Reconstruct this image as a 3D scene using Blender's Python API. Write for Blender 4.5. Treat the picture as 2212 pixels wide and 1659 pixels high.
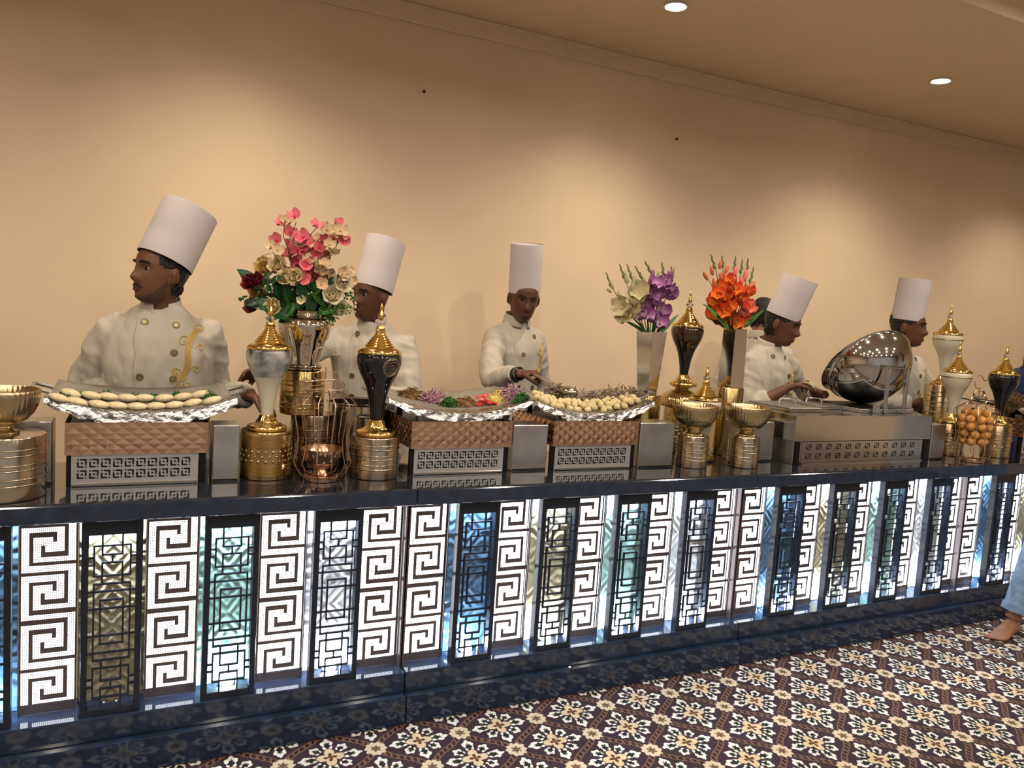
import bpy, bmesh, math, random
import numpy as np
from mathutils import Vector, Matrix, Quaternion, noise
from mathutils.bvhtree import BVHTree
PI = math.pi
random.seed(7)
sc = bpy.context.scene
for o in list(bpy.data.objects):
    bpy.data.objects.remove(o, do_unlink=True)
COL = sc.collection

# ---------------------------------------------------------------- camera
# world: X runs along the buffet, Y towards the back wall, Z up, metres; the lens is 1.5 m above the carpet
IMW, IMH, FPX = 2212.0, 1659.0, 1700.0
YAW, PITCH, ROLL = math.radians(26.0), math.radians(5.37), math.radians(3.763)
CAMP = Vector((0, 0, 1.5))
_f = Vector((math.sin(YAW) * math.cos(PITCH), math.cos(YAW) * math.cos(PITCH), -math.sin(PITCH)))
_r0 = Vector((math.cos(YAW), -math.sin(YAW), 0)); _u0 = _r0.cross(_f)
_r = _r0 * math.cos(ROLL) + _u0 * math.sin(ROLL); _u = -_r0 * math.sin(ROLL) + _u0 * math.cos(ROLL)
cam_d = bpy.data.cameras.new('camera'); cam = bpy.data.objects.new('camera', cam_d); COL.objects.link(cam)
cam_d.sensor_width = 36.0; cam_d.lens = FPX * 36.0 / IMW; cam_d.clip_start = 0.02; cam_d.clip_end = 60
cam.matrix_world = Matrix(((_r.x, _u.x, -_f.x, CAMP.x), (_r.y, _u.y, -_f.y, CAMP.y), (_r.z, _u.z, -_f.z, CAMP.z), (0, 0, 0, 1)))
sc.camera = cam

def at(px, py, Y=None, Z=None):
    """photo pixel -> point where its line of sight meets the upright plane at depth Y or the level plane at height Z"""
    d = _f + _r * ((px - IMW / 2) / FPX) - _u * ((py - IMH / 2) / FPX)
    k = (Y / d.y) if Y is not None else ((Z - CAMP.z) / d.z)
    return CAMP + d * k

# ---------------------------------------------------------------- world, exposure
w = bpy.data.worlds.new('room_air'); sc.world = w; w.use_nodes = True
w.node_tree.nodes['Background'].inputs[0].default_value = (0.10, 0.085, 0.07, 1)
w.node_tree.nodes['Background'].inputs[1].default_value = 0.0
sc.view_settings.view_transform = 'Standard'; sc.view_settings.look = 'None'
sc.view_settings.exposure = 0.18; sc.view_settings.gamma = 1.0; sc.view_settings.use_curve_mapping = False
try:
    sc.cycles.max_bounces = 7; sc.cycles.diffuse_bounces = 3; sc.cycles.glossy_bounces = 4
    sc.cycles.use_light_tree = False; sc.cycles.transmission_bounces = 4; sc.cycles.transparent_max_bounces = 6; sc.cycles.caustics_reflective = False
    sc.cycles.caustics_refractive = False; sc.cycles.sample_clamp_indirect = 4.0; sc.cycles.sample_clamp_direct = 0
except Exception:
    pass
# lamp strengths used by the lamp builders below
WARM = (1.0, 0.83, 0.60); COOL = (0.80, 0.90, 1.0)
DOWNLIGHT_W, HALL_W, BACKLIGHT_E, PUCK_E, STRIP_E = 66.0, 46.0, 6.5, 300.0, 200.0

# ---------------------------------------------------------------- helpers: nodes
class V:
    """tiny arithmetic on shader sockets"""
    nt = None
    def __init__(s, sock): s.s = sock
    @staticmethod
    def m(op, *a, clamp=False):
        n = V.nt.nodes.new('ShaderNodeMath'); n.operation = op; n.use_clamp = clamp
        for i, x in enumerate(a):
            if isinstance(x, V): V.nt.links.new(x.s, n.inputs[i])
            else: n.inputs[i].default_value = float(x)
        return V(n.outputs[0])
    def __add__(s, o): return V.m('ADD', s, o)
    __radd__ = __add__
    def __sub__(s, o): return V.m('SUBTRACT', s, o)
    def __rsub__(s, o): return V.m('SUBTRACT', o, s)
    def __mul__(s, o): return V.m('MULTIPLY', s, o)
    __rmul__ = __mul__
    def __truediv__(s, o): return V.m('DIVIDE', s, o)
    def __lt__(s, o): return V.m('LESS_THAN', s, o)
    def __gt__(s, o): return V.m('GREATER_THAN', s, o)
    def abs(s): return V.m('ABSOLUTE', s)
    def cos(s): return V.m('COSINE', s)
    def sin(s): return V.m('SINE', s)
    def sqrt(s): return V.m('SQRT', s)
    def frac(s): return V.m('FRACT', s)
    def cell(s): return s - V.m('FLOOR', s + 0.5)
    def step(s, e, w_): # 1 below e, soft over w_
        return V.m('MULTIPLY', s * -1.0 + (e + w_ * 0.5) if not isinstance(e, V) else (e + w_ * 0.5) - s, 1.0 / w_, clamp=True)

def vmix(fac, a, b):
    n = V.nt.nodes.new('ShaderNodeMix'); n.data_type = 'RGBA'
    V.nt.links.new(fac.s, n.inputs[0])
    for i, x in ((6, a), (7, b)):
        if isinstance(x, tuple): n.inputs[i].default_value = (*x, 1)
        else: V.nt.links.new(x, n.inputs[i])
    return n.outputs[2]

def srgb(r, g, b):
    return tuple(((c / 255) / 12.92 if c <= 10 else ((c / 255 + 0.055) / 1.055) ** 2.4) for c in (r, g, b))

MATS = {}
def mat(name, col, rough=0.5, metal=0.0, var=0.0, vscale=8.0, bump=0.0, bscale=60.0, spec=0.5, emit=None, estr=0.0,
        coat=0.0, trans=0.0, ior=1.45, aniso=0.0, sss=0.0, sheen=0.0, col2=None, stretch=(1, 1, 1), detail=3.0):
    if name in MATS: return MATS[name]
    m = bpy.data.materials.new(name); m.use_nodes = True; nt = m.node_tree
    b = nt.nodes['Principled BSDF']
    b.inputs['Base Color'].default_value = (*col, 1); b.inputs['Roughness'].default_value = rough
    b.inputs['Metallic'].default_value = metal; b.inputs['Specular IOR Level'].default_value = spec
    b.inputs['IOR'].default_value = ior
    if coat: b.inputs['Coat Weight'].default_value = coat; b.inputs['Coat Roughness'].default_value = 0.04
    if trans: b.inputs['Transmission Weight'].default_value = trans
    if sss: b.inputs['Subsurface Weight'].default_value = sss; b.inputs['Subsurface Radius'].default_value = (0.02, 0.008, 0.004)
    if sheen: b.inputs['Sheen Weight'].default_value = sheen
    if emit: b.inputs['Emission Color'].default_value = (*emit, 1); b.inputs['Emission Strength'].default_value = estr
    if var or bump:
        tc = nt.nodes.new('ShaderNodeTexCoord'); mp = nt.nodes.new('ShaderNodeMapping'); mp.inputs['Scale'].default_value = stretch
        nt.links.new(tc.outputs['Object'], mp.inputs[0])
    if var:
        n = nt.nodes.new('ShaderNodeTexNoise'); n.inputs['Scale'].default_value = vscale; n.inputs['Detail'].default_value = detail
        nt.links.new(mp.outputs[0], n.inputs['Vector'])
        mx = nt.nodes.new('ShaderNodeMix'); mx.data_type = 'RGBA'
        c2 = col2 if col2 else tuple(min(1, c * (1 + var)) for c in col); c1 = col if col2 else tuple(c * (1 - var) for c in col)
        mx.inputs[6].default_value = (*c1, 1); mx.inputs[7].default_value = (*c2, 1)
        rp = nt.nodes.new('ShaderNodeMapRange'); rp.inputs[1].default_value = 0.35; rp.inputs[2].default_value = 0.65
        nt.links.new(n.outputs[0], rp.inputs[0]); nt.links.new(rp.outputs[0], mx.inputs[0])
        nt.links.new(mx.outputs[2], b.inputs['Base Color'])
    if bump:
        n2 = nt.nodes.new('ShaderNodeTexNoise'); n2.inputs['Scale'].default_value = bscale; n2.inputs['Detail'].default_value = 3
        nt.links.new(mp.outputs[0], n2.inputs['Vector'])
        bp = nt.nodes.new('ShaderNodeBump'); bp.inputs['Strength'].default_value = bump; bp.inputs['Distance'].default_value = 0.01
        nt.links.new(n2.outputs[0], bp.inputs['Height']); nt.links.new(bp.outputs[0], b.inputs['Normal'])
    MATS[name] = m
    return m

# ---------------------------------------------------------------- helpers: meshes
class MB:
    def __init__(s): s.v = []; s.f = []
    def add(s, vs, fs):
        k = len(s.v); s.v += [tuple(x) for x in vs]; s.f += [tuple(i + k for i in f) for f in fs]; return s
    def box(s, x0, x1, y0, y1, z0, z1):
        vs = [(x, y, z) for x in (x0, x1) for y in (y0, y1) for z in (z0, z1)]
        return s.add(vs, [(0, 1, 3, 2), (4, 6, 7, 5), (0, 4, 5, 1), (2, 3, 7, 6), (0, 2, 6, 4), (1, 5, 7, 3)])
    def bar(s, a, b, w_, t, n=Vector((0, -1, 0))):
        """straight bar a->b, width w_ across, thickness t along n"""
        a = Vector(a); b = Vector(b); d = (b - a).normalized(); c = d.cross(n).normalized() * (w_ / 2); n = n * (t / 2)
        vs = [p + sx * c + sn * n for p in (a, b) for sx in (-1, 1) for sn in (-1, 1)]
        return s.add(vs, [(0, 1, 3, 2), (4, 6, 7, 5), (0, 4, 5, 1), (2, 3, 7, 6), (0, 2, 6, 4), (1, 5, 7, 3)])
    def tube(s, pts, r, n=8, closed=False, flat=1.0):
        pts = [Vector(p) for p in pts]; N = len(pts)
        rs = r if isinstance(r, (list, tuple)) else [r] * N
        T = []
        for i in range(N):
            a = pts[(i - 1) % N] if (closed or i > 0) else pts[0]; b = pts[(i + 1) % N] if (closed or i < N - 1) else pts[-1]
            T.append((b - a).normalized() if (b - a).length > 1e-9 else Vector((0, 0, 1)))
        ref = Vector((0, 0, 1)) if abs(T[0].z) < 0.9 else Vector((1, 0, 0))
        u = (ref - T[0] * ref.dot(T[0])).normalized(); vs = []
        for i in range(N):
            u = (u - T[i] * u.dot(T[i])).normalized(); w_ = T[i].cross(u)
            for k in range(n):
                t = 2 * PI * k / n; vs.append(pts[i] + (u * math.cos(t) + w_ * math.sin(t) * flat) * rs[i])
        fs = []
        for i in range(N if closed else N - 1):
            j = (i + 1) % N
            for k in range(n): fs.append((i * n + k, i * n + (k + 1) % n, j * n + (k + 1) % n, j * n + k))
        if not closed: fs += [tuple(range(n - 1, -1, -1)), tuple((N - 1) * n + k for k in range(n))]
        return s.add(vs, fs)
    def lathe(s, prof, n=40, c=(0, 0, 0), flute=None, a0=0.0):
        vs = []; fs = []; M = len(prof)
        for (r, z) in prof:
            for k in range(n):
                t = 2 * PI * k / n + a0; rr = r * (flute(t, z) if flute else 1.0)
                vs.append((c[0] + rr * math.cos(t), c[1] + rr * math.sin(t), c[2] + z))
        for i in range(M - 1):
            for k in range(n): fs.append((i * n + k, i * n + (k + 1) % n, (i + 1) * n + (k + 1) % n, (i + 1) * n + k))
        if prof[0][0] > 1e-5: fs.append(tuple(range(n - 1, -1, -1)))
        if prof[-1][0] > 1e-5: fs.append(tuple((M - 1) * n + k for k in range(n)))
        return s.add(vs, fs)
    def ell(s, c, r, n=12, m=8, rot=None, jit=0.0):
        c = Vector(c); vs = []; fs = []
        for i in range(m + 1):
            p = PI * i / m
            for k in range(n):
                t = 2 * PI * k / n; q = 1 + (random.uniform(-jit, jit) if 0 < i < m else 0)
                d = Vector((r[0] * math.sin(p) * math.cos(t) * q, r[1] * math.sin(p) * math.sin(t) * q, r[2] * math.cos(p)))
                vs.append(c + (rot @ d if rot else d))
        for i in range(m):
            for k in range(n): fs.append((i * n + k, (i + 1) * n + k, (i + 1) * n + (k + 1) % n, i * n + (k + 1) % n))
        return s.add(vs, fs)
    def loft(s, rings, cap=True):
        n = len(rings[0]); vs = [p for r in rings for p in r]; fs = []
        for i in range(len(rings) - 1):
            for k in range(n): fs.append((i * n + k, i * n + (k + 1) % n, (i + 1) * n + (k + 1) % n, (i + 1) * n + k))
        if cap: fs += [tuple(range(n - 1, -1, -1)), tuple((len(rings) - 1) * n + k for k in range(n))]
        return s.add(vs, fs)
    def grid(s, nu, nv, fn):
        vs = [fn(i / nu, j / nv) for j in range(nv + 1) for i in range(nu + 1)]
        fs = [(j * (nu + 1) + i, j * (nu + 1) + i + 1, (j + 1) * (nu + 1) + i + 1, (j + 1) * (nu + 1) + i) for j in range(nv) for i in range(nu)]
        return s.add(vs, fs)
    def mesh(s, name, smooth=None, bevel=0.0, segs=1, weld=True):
        me = bpy.data.meshes.new(name); me.from_pydata([tuple(v) for v in s.v], [], s.f)
        bm = bmesh.new(); bm.from_mesh(me)
        if weld: bmesh.ops.remove_doubles(bm, verts=bm.verts, dist=1e-6)
        bmesh.ops.recalc_face_normals(bm, faces=bm.faces)
        if bevel:
            es = [e for e in bm.edges if len(e.link_faces) == 2 and e.calc_face_angle(0) > 0.5]
            bmesh.ops.bevel(bm, geom=es, offset=bevel, segments=segs, affect='EDGES', profile=0.6)
        bm.to_mesh(me); bm.free()
        if smooth is not None:
            me.shade_smooth()
            if smooth < 179: me.set_sharp_from_angle(angle=math.radians(smooth))
        return me
    def build(s, name, m, parent=None, loc=(0, 0, 0), smooth=None, bevel=0.0, segs=1, rot=None, weld=True):
        return link(name, s.mesh(name, smooth, bevel, segs, weld), m, parent, loc, rot)

def link(name, me, m=None, parent=None, loc=(0, 0, 0), rot=None):
    o = bpy.data.objects.new(name, me); COL.objects.link(o)
    if m is not None:
        if not me.materials: me.materials.append(m)
        elif me.materials[0] != m:
            o.material_slots[0].link = 'OBJECT'; o.material_slots[0].material = m
    if parent: o.parent = parent
    o.location = loc
    if rot: o.rotation_euler = rot
    return o

def tag(o, label, cat, group=None, kind=None):
    o['label'] = label; o['category'] = cat
    if group: o['group'] = group
    if kind: o['kind'] = kind
    return o
def thing(name, loc, label, cat, group=None, rz=0.0):
    o = bpy.data.objects.new(name, None); COL.objects.link(o); o.empty_display_size = 0.05
    o.location = loc; o.rotation_euler = (0, 0, rz)
    return tag(o, label, cat, group)
def struct(o):
    o['kind'] = 'structure'; return o
def copy_tree(o, loc=None, rz=None, parent=None):
    c = o.copy(); COL.objects.link(c)
    if parent: c.parent = parent
    if loc is not None: c.location = loc
    if rz is not None: c.rotation_euler = (0, 0, rz)
    for ch in o.children: copy_tree(ch, parent=c)
    return c

# ---------------------------------------------------------------- materials
M_WALL = mat('cream_plaster', (0.82, 0.655, 0.475), 0.75, var=0.05, vscale=1.3, bump=0.05, bscale=35)
M_CEIL = mat('cream_ceiling_paint', (0.82, 0.66, 0.48), 0.42, var=0.04, vscale=0.8, bump=0.03, bscale=6)
M_TRIM = mat('cornice_paint', (0.80, 0.64, 0.47), 0.6, var=0.03)
M_WOOD = mat('brown_door_wood', (0.22, 0.09, 0.03), 0.4, var=0.25, vscale=5, stretch=(8, 8, 0.6))
M_NAVY = mat('navy_polished_granite', (0.013, 0.024, 0.052), 0.10, var=0.22, vscale=22, spec=0.6, coat=0.3)
M_TOP = mat('black_polished_worktop', (0.014, 0.019, 0.028), 0.05, var=0.4, vscale=40, spec=0.9, ior=1.6, coat=0.5)
M_BLACKMETAL = mat('dark_blue_frame_metal', (0.010, 0.015, 0.028), 0.25, spec=0.5)
M_PERF = mat('brown_perforated_metal', (0.15, 0.125, 0.13), 0.3, 0.7)
M_CHROME = mat('chrome', (0.75, 0.76, 0.78), 0.08, 1.0)
M_STEEL = mat('brushed_steel', (0.55, 0.55, 0.56), 0.30, 1.0, var=0.12, vscale=9, bump=0.02, bscale=90)
M_STEELP = mat('polished_steel', (0.64, 0.63, 0.62), 0.12, 1.0, bump=0.015, bscale=14)
M_DARKIRON = mat('black_iron', (0.012, 0.012, 0.015), 0.35, 0.5)
M_TAWA = mat('griddle_grey_steel', (0.33, 0.31, 0.28), 0.45, 0.55, var=0.12, vscale=14)
M_COPPER = mat('copper_sheet', (0.72, 0.46, 0.33), 0.16, 1.0, var=0.06, vscale=12)
M_ROSE = mat('rose_copper_wire', (0.66, 0.47, 0.36), 0.18, 1.0)
M_GOLD = mat('polished_gold', (0.90, 0.66, 0.24), 0.12, 1.0)
M_BRASS = mat('antique_brass', (0.56, 0.45, 0.28), 0.20, 1.0, var=0.1, vscale=20)
M_BRASSD = mat('brass_steel', (0.54, 0.47, 0.38), 0.15, 1.0, var=0.08, vscale=6)
M_FOIL = mat('aluminium_foil', (0.62, 0.62, 0.65), 0.16, 1.0, bump=0.5, bscale=70)
M_CRYSTAL = mat('clear_crystal', (0.95, 0.93, 0.9), 0.02, trans=0.9, ior=1.5)
M_BLACKGLAZE = mat('black_glaze', (0.006, 0.007, 0.011), 0.06, coat=0.6)
M_CREAMGLAZE = mat('cream_glaze', (0.66, 0.60, 0.48), 0.25, coat=0.2, var=0.05)
M_MARBLE = mat('grey_white_marbled_glaze', (0.04, 0.045, 0.055), 0.08, coat=0.6, var=1, vscale=17, col2=(0.55, 0.53, 0.50), detail=2.5)
M_BRONZEGL = mat('dark_bronze_lustre', (0.10, 0.07, 0.045), 0.07, 0.8, coat=0.4)
M_LED = mat('cool_white_diffuser', (0.9, 0.9, 0.9), 0.6, emit=(0.93, 0.96, 1.0), estr=BACKLIGHT_E)
M_PUCK = mat('cool_white_spot_lens', (0.9, 0.9, 0.9), 0.3, emit=(0.80, 0.91, 1.0), estr=PUCK_E)
M_LAMP = mat('warm_lamp_lens', (0.9, 0.9, 0.9), 0.3, emit=(1.0, 0.88, 0.68), estr=40.0)
M_WHITEPAINT = mat('white_enamel', (0.8, 0.78, 0.74), 0.4)

def carpet():
    m = bpy.data.materials.new('patterned_carpet'); m.use_nodes = True; nt = m.node_tree; V.nt = nt
    b = nt.nodes['Principled BSDF']; b.inputs['Roughness'].default_value = 0.9; b.inputs['Specular IOR Level'].default_value = 0.15
    tc = nt.nodes.new('ShaderNodeTexCoord'); sx = nt.nodes.new('ShaderNodeSeparateXYZ'); nt.links.new(tc.outputs['Object'], sx.inputs[0])
    x = V(sx.outputs[0]); y = V(sx.outputs[1])
    nz = nt.nodes.new('ShaderNodeTexNoise'); nz.inputs['Scale'].default_value = 90; nt.links.new(tc.outputs['Object'], nz.inputs['Vector'])
    wob = (V(nz.outputs[0]) - 0.5) * 0.012
    dy = y - 2.435
    u = (x - dy * 0.0525 - 2.447 + wob) / 0.1527; v = (dy + wob) / 0.162
    a = (u + v) * 0.5; bb = (u - v) * 0.5
    fa = a.cell(); fb = bb.cell()
    lu = fa + fb; lv = fa - fb
    r = (lu * lu + lv * lv).sqrt(); th = V.m('ARCTAN2', lv, lu)
    c4 = (th * 4).cos(); c8 = (th * 8).cos(); c16 = (th * 16).cos(); c2 = (th * 2).cos().abs()
    ground = (0.030, 0.017, 0.026)
    # rope bands along the cell borders
    def rope(p, q):
        s_ = (p - 0.5).cell() - (q * (2 * PI)).sin() * 0.035
        d = s_.abs()
        band = d.step(0.056, 0.012)
        rung = ((q * 9 + s_ * 7).frac()).step(0.42, 0.1)
        rail = 1 - d.step(0.034, 0.01)
        return band, V.m('MAXIMUM', rung, rail)
    b1, k1 = rope(a, bb); b2, k2 = rope(bb, a)
    col = vmix(b1, ground, vmix(k1, (0.020, 0.010, 0.012), (0.135, 0.075, 0.058)))
    col = vmix(b2, col, vmix(k2, (0.020, 0.010, 0.012), (0.135, 0.075, 0.058)))
    # small flower at the crossings
    ca = (fa.abs() - 0.5); cb = (fb.abs() - 0.5)
    rf = ((ca * ca + cb * cb) * 2).sqrt(); tf = V.m('ARCTAN2', ca, cb)
    wf = (tf * 10).cos() * 0.022 + 0.235
    col = vmix(rf.step(wf, 0.02), col, (0.50, 0.43, 0.33))
    col = vmix(rf.step((tf * 6).cos() * 0.03 + 0.10, 0.05), col, (0.10, 0.065, 0.04))
    # medallion: white scalloped border, dark leaves, cream cross
    def lobes(th0, rc, rr, rt, edge, k):
        tl = ((th - th0) / (PI / 2)).cell() * (PI / 2)
        lx = r * tl.cos() - rc; ly = r * tl.sin()
        ang = V.m('ARCTAN2', ly / rt, lx / rr)
        d = ((lx / rr) * (lx / rr) + (ly / rt) * (ly / rt)).sqrt()
        d = d - (ang * k).cos() * edge
        inner = (((lx + rr * 0.28) / (rr * 0.62)) * ((lx + rr * 0.28) / (rr * 0.62)) + (ly / (rt * 0.55)) * (ly / (rt * 0.55))).sqrt() - (ang * 6).cos() * 0.22
        return d.step(1.0, 0.12), inner.step(1.0, 0.15)
    w1, k1_ = lobes(0.0, 0.475, 0.190, 0.125, 0.14, 5); w2, k2_ = lobes(PI / 4, 0.405, 0.135, 0.115, 0.14, 5)
    col = vmix(w2, col, (0.60, 0.61, 0.60)); col = vmix(k2_, col, (0.012, 0.014, 0.012))
    col = vmix(w1, col, (0.60, 0.61, 0.60)); col = vmix(k1_, col, (0.012, 0.014, 0.012))
    col = vmix(r.step(c2 * 0.17 + 0.150, 0.02), col, (0.02, 0.015, 0.012))
    col = vmix(r.step(c2 * 0.165 + 0.135, 0.02), col, (0.50, 0.41, 0.28))
    col = vmix(r.step(c2 * 0.13 + 0.015, 0.03), col, (0.075, 0.035, 0.02))
    nt.links.new(col, b.inputs['Base Color'])
    n2 = nt.nodes.new('ShaderNodeTexNoise'); n2.inputs['Scale'].default_value = 500; nt.links.new(tc.outputs['Object'], n2.inputs['Vector'])
    bp = nt.nodes.new('ShaderNodeBump'); bp.inputs['Strength'].default_value = 0.3; bp.inputs['Distance'].default_value = 0.003
    nt.links.new(n2.outputs[0], bp.inputs['Height']); nt.links.new(bp.outputs[0], b.inputs['Normal'])
    return m
M_CARPET = carpet()

# ================================================================ the room
WALLY, CEIL, XL, XR, YF = 4.30, 3.12, -4.2, 8.6, -4.2
RECY = at(2120, 20, Z=CEIL).y          # edge of the raised part of the ceiling
struct(MB().box(XL, XR, YF, WALLY, -0.1, 0.0).build('floor', M_CARPET))
struct(MB().box(XL, XR, WALLY, WALLY + 0.12, 0, CEIL + 0.3).build('wall_back', M_WALL))
struct(MB().box(XL - 0.12, XL, YF, WALLY, 0, CEIL + 0.3).build('wall_left', M_WALL))
struct(MB().box(XR, XR + 0.12, YF, WALLY, 0, CEIL + 0.3).build('wall_right', M_WALL))
struct(MB().box(XL, XR, YF - 0.12, YF, 0, CEIL + 0.3).build('wall_front', mat('grey_hall_wall', (0.42, 0.43, 0.47), 0.7, var=0.1, vscale=0.7)))
ceil = MB().box(XL, XR, RECY, WALLY, CEIL, CEIL + 0.08)
ceil.box(XL, XR, YF, RECY, CEIL + 0.22, CEIL + 0.30)
ceil.box(XL, XR, RECY, RECY + 0.03, CEIL + 0.08, CEIL + 0.22)
struct(ceil.build('ceiling', M_CEIL))
struct(MB().box(XL, XR, WALLY - 0.018, WALLY, 3.018, CEIL).build('trim_1', M_TRIM, bevel=0.004))
struct(MB().box(XL, XR, RECY - 0.012, RECY, CEIL - 0.0, CEIL + 0.05).build('trim_2', M_CEIL))
struct(MB().box(XL, XR, WALLY - 0.015, WALLY, 0, 0.10).build('baseboard_back', M_TRIM))
pn = thing('wooden_panel', (7.50, WALLY, 0), 'brown wooden panel standing against the back wall', 'panel')
MB().box(-0.40, 0.40, -0.06, -0.002, 0, 1.78).build('board', M_WOOD, pn, bevel=0.004)
MB().box(-0.43, 0.43, -0.075, -0.001, 1.78, 1.82).build('top_rail', M_WOOD, pn, bevel=0.004)
for (px, py, lb) in ((914, 198, 'small dark nail in the cream wall above the pink bouquet'), (1458, 300, 'small dark nail in the cream wall above the purple flowers')):
    p = at(px, py, Y=WALLY)
    t = thing('wall_nail', p, lb, 'nail')
    MB().tube([(0, 0, 0), (0, -0.02, -0.003)], 0.0035, 8).build('shank', M_DARKIRON, t, smooth=40)
    MB().tube([(0, -0.019, -0.003), (0, -0.023, -0.003)], 0.008, 10).build('head', M_DARKIRON, t, smooth=40)
# recessed downlights: a ring and a glowing lens, with the lamp's light inside
def downlight(x, y, z, watts, label, group=None, hall=False, col=WARM, off=''):
    t = thing('ceiling_downlight' + off, (x, y, z), label, 'light', group)
    MB().lathe([(0.062, 0.0), (0.066, -0.007), (0.056, -0.009), (0.050, -0.002), (0.050, 0.0)], 28).build('trim_ring', M_WHITEPAINT, t, smooth=40)
    MB().lathe([(0.0, -0.006), (0.030, -0.005), (0.050, -0.002)], 24).build('lens', M_LAMP, t, smooth=60)
    ld = bpy.data.lights.new('downlight_beam' + off, 'SPOT'); ld.energy = watts; ld.color = col; ld.shadow_soft_size = 0.05
    ld.spot_size = math.radians(165 if hall else 122); ld.spot_blend = 0.6 if hall else 1.0
    lo = bpy.data.objects.new('beam' + off, ld); COL.objects.link(lo); lo.parent = t; lo.location = (0, 0, -0.03)
    return t
p1 = at(1460, 12, Z=CEIL); p2 = at(2045, 170, Z=CEIL); step = p2.x - p1.x
row = 'downlights along the cream back wall'
for k in range(-1, 3):
    x = p1.x + k * step
    if x > XR - 0.2: continue
    lb = {0: 'round warm downlight in the cream ceiling above the purple flowers', 1: 'round warm downlight in the cream ceiling above the dome lids', -1: 'round warm downlight in the ceiling above the patties'}.get(k, 'round warm downlight at the end of the back wall row')
    downlight(x, p1.y, CEIL, DOWNLIGHT_W, lb, row, off='' if k in (0, 1) else '_offscreen')
for y in (1.9, -0.1, -1.2, -3.2):
    for k in range(-1, 5):
        downlight(-0.6 + 1.5 * k, y, CEIL + 0.22, HALL_W, 'round hall downlight in the raised ceiling above the carpet', 'hall downlights', hall=True, col=(1.0, 0.87, 0.70), off='_offscreen')

# ================================================================ the buffet counter: four lit units
FRONT, TOPZ = 2.55, 0.86
UNITW = 1.55
SEAMS = [-0.642 + UNITW * k for k in range(4)]
KEYW, KEYP, KEYO = 0.153, 0.3435, 0.012

def key_sheet():
    """perforated sheet: holes everywhere except along the meander lines"""
    segs = [((1, 0), (5.2, 0)), ((1, 2), (1, 5)), ((1, 2), (3, 2)), ((3, 2), (3, 2.6)),
            ((-0.2, 1), (4, 1)), ((4, 1), (4, 4)), ((2, 4), (4, 4)), ((2, 3.3), (2, 4))]
    nx, p = 30, KEYW / 30.0
    z0, z1 = 0.183, 0.7985
    nz = int(round((z1 - z0) / p)); p2 = (z1 - z0) / nz
    vs = []; fs = []
    R = p * 0.43
    for j in range(nz):
        for i in range(nx):
            cx = (i + 0.5) * p; cz = z0 + (j + 0.5) * p2
            gx = cx / (KEYW / 5); gy = ((0.65 - cz) / 0.03) % 5
            dark = i in (0, nx - 1) or j < 4
            if not dark:
                for yy in (gy, gy - 5, gy + 5):
                    for (a, b) in segs:
                        if min(a[0], b[0]) - 0.22 < gx < max(a[0], b[0]) + 0.22 and min(a[1], b[1]) - 0.22 < yy < max(a[1], b[1]) + 0.22: dark = True
            k = len(vs)
            c = [(cx - p / 2, 0, cz - p2 / 2), (cx + p / 2, 0, cz - p2 / 2), (cx + p / 2, 0, cz + p2 / 2), (cx - p / 2, 0, cz + p2 / 2)]
            vs += c
            if dark: fs.append((k, k + 1, k + 2, k + 3)); continue
            for q in range(8):
                t = math.radians(-112.5 + 45 * q); vs.append((cx + R * math.cos(t), 0, cz + R * math.sin(t)))
            o = k + 4
            for s_ in range(4):
                a, b = o + 2 * s_, o + 2 * s_ + 1
                fs.append((k + s_, k + (s_ + 1) % 4, b, a))
                fs.append((k + (s_ + 1) % 4, o + (2 * s_ + 2) % 8, b))
    me = bpy.data.meshes.new('key_panel'); me.from_pydata(vs, [], fs); me.materials.append(M_PERF)
    return me
KEYMESH = key_sheet()
KEYLED = MB().grid(1, 1, lambda u, v: (0.003 + u * (KEYW - 0.006), 0.018, 0.205 + v * 0.592)).mesh('backlight'); KEYLED.materials.append(M_LED)
KEYEDGE = MB().box(0, 0.0025, -0.004, 0.04, 0.182, 0.798).mesh('edge_strip'); KEYEDGE.materials.append(M_CHROME)
KEYBACK = MB().box(0.0025, KEYW - 0.0025, 0.02, 0.024, 0.183, 0.798).mesh('back_plate'); KEYBACK.materials.append(M_STEEL)

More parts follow.
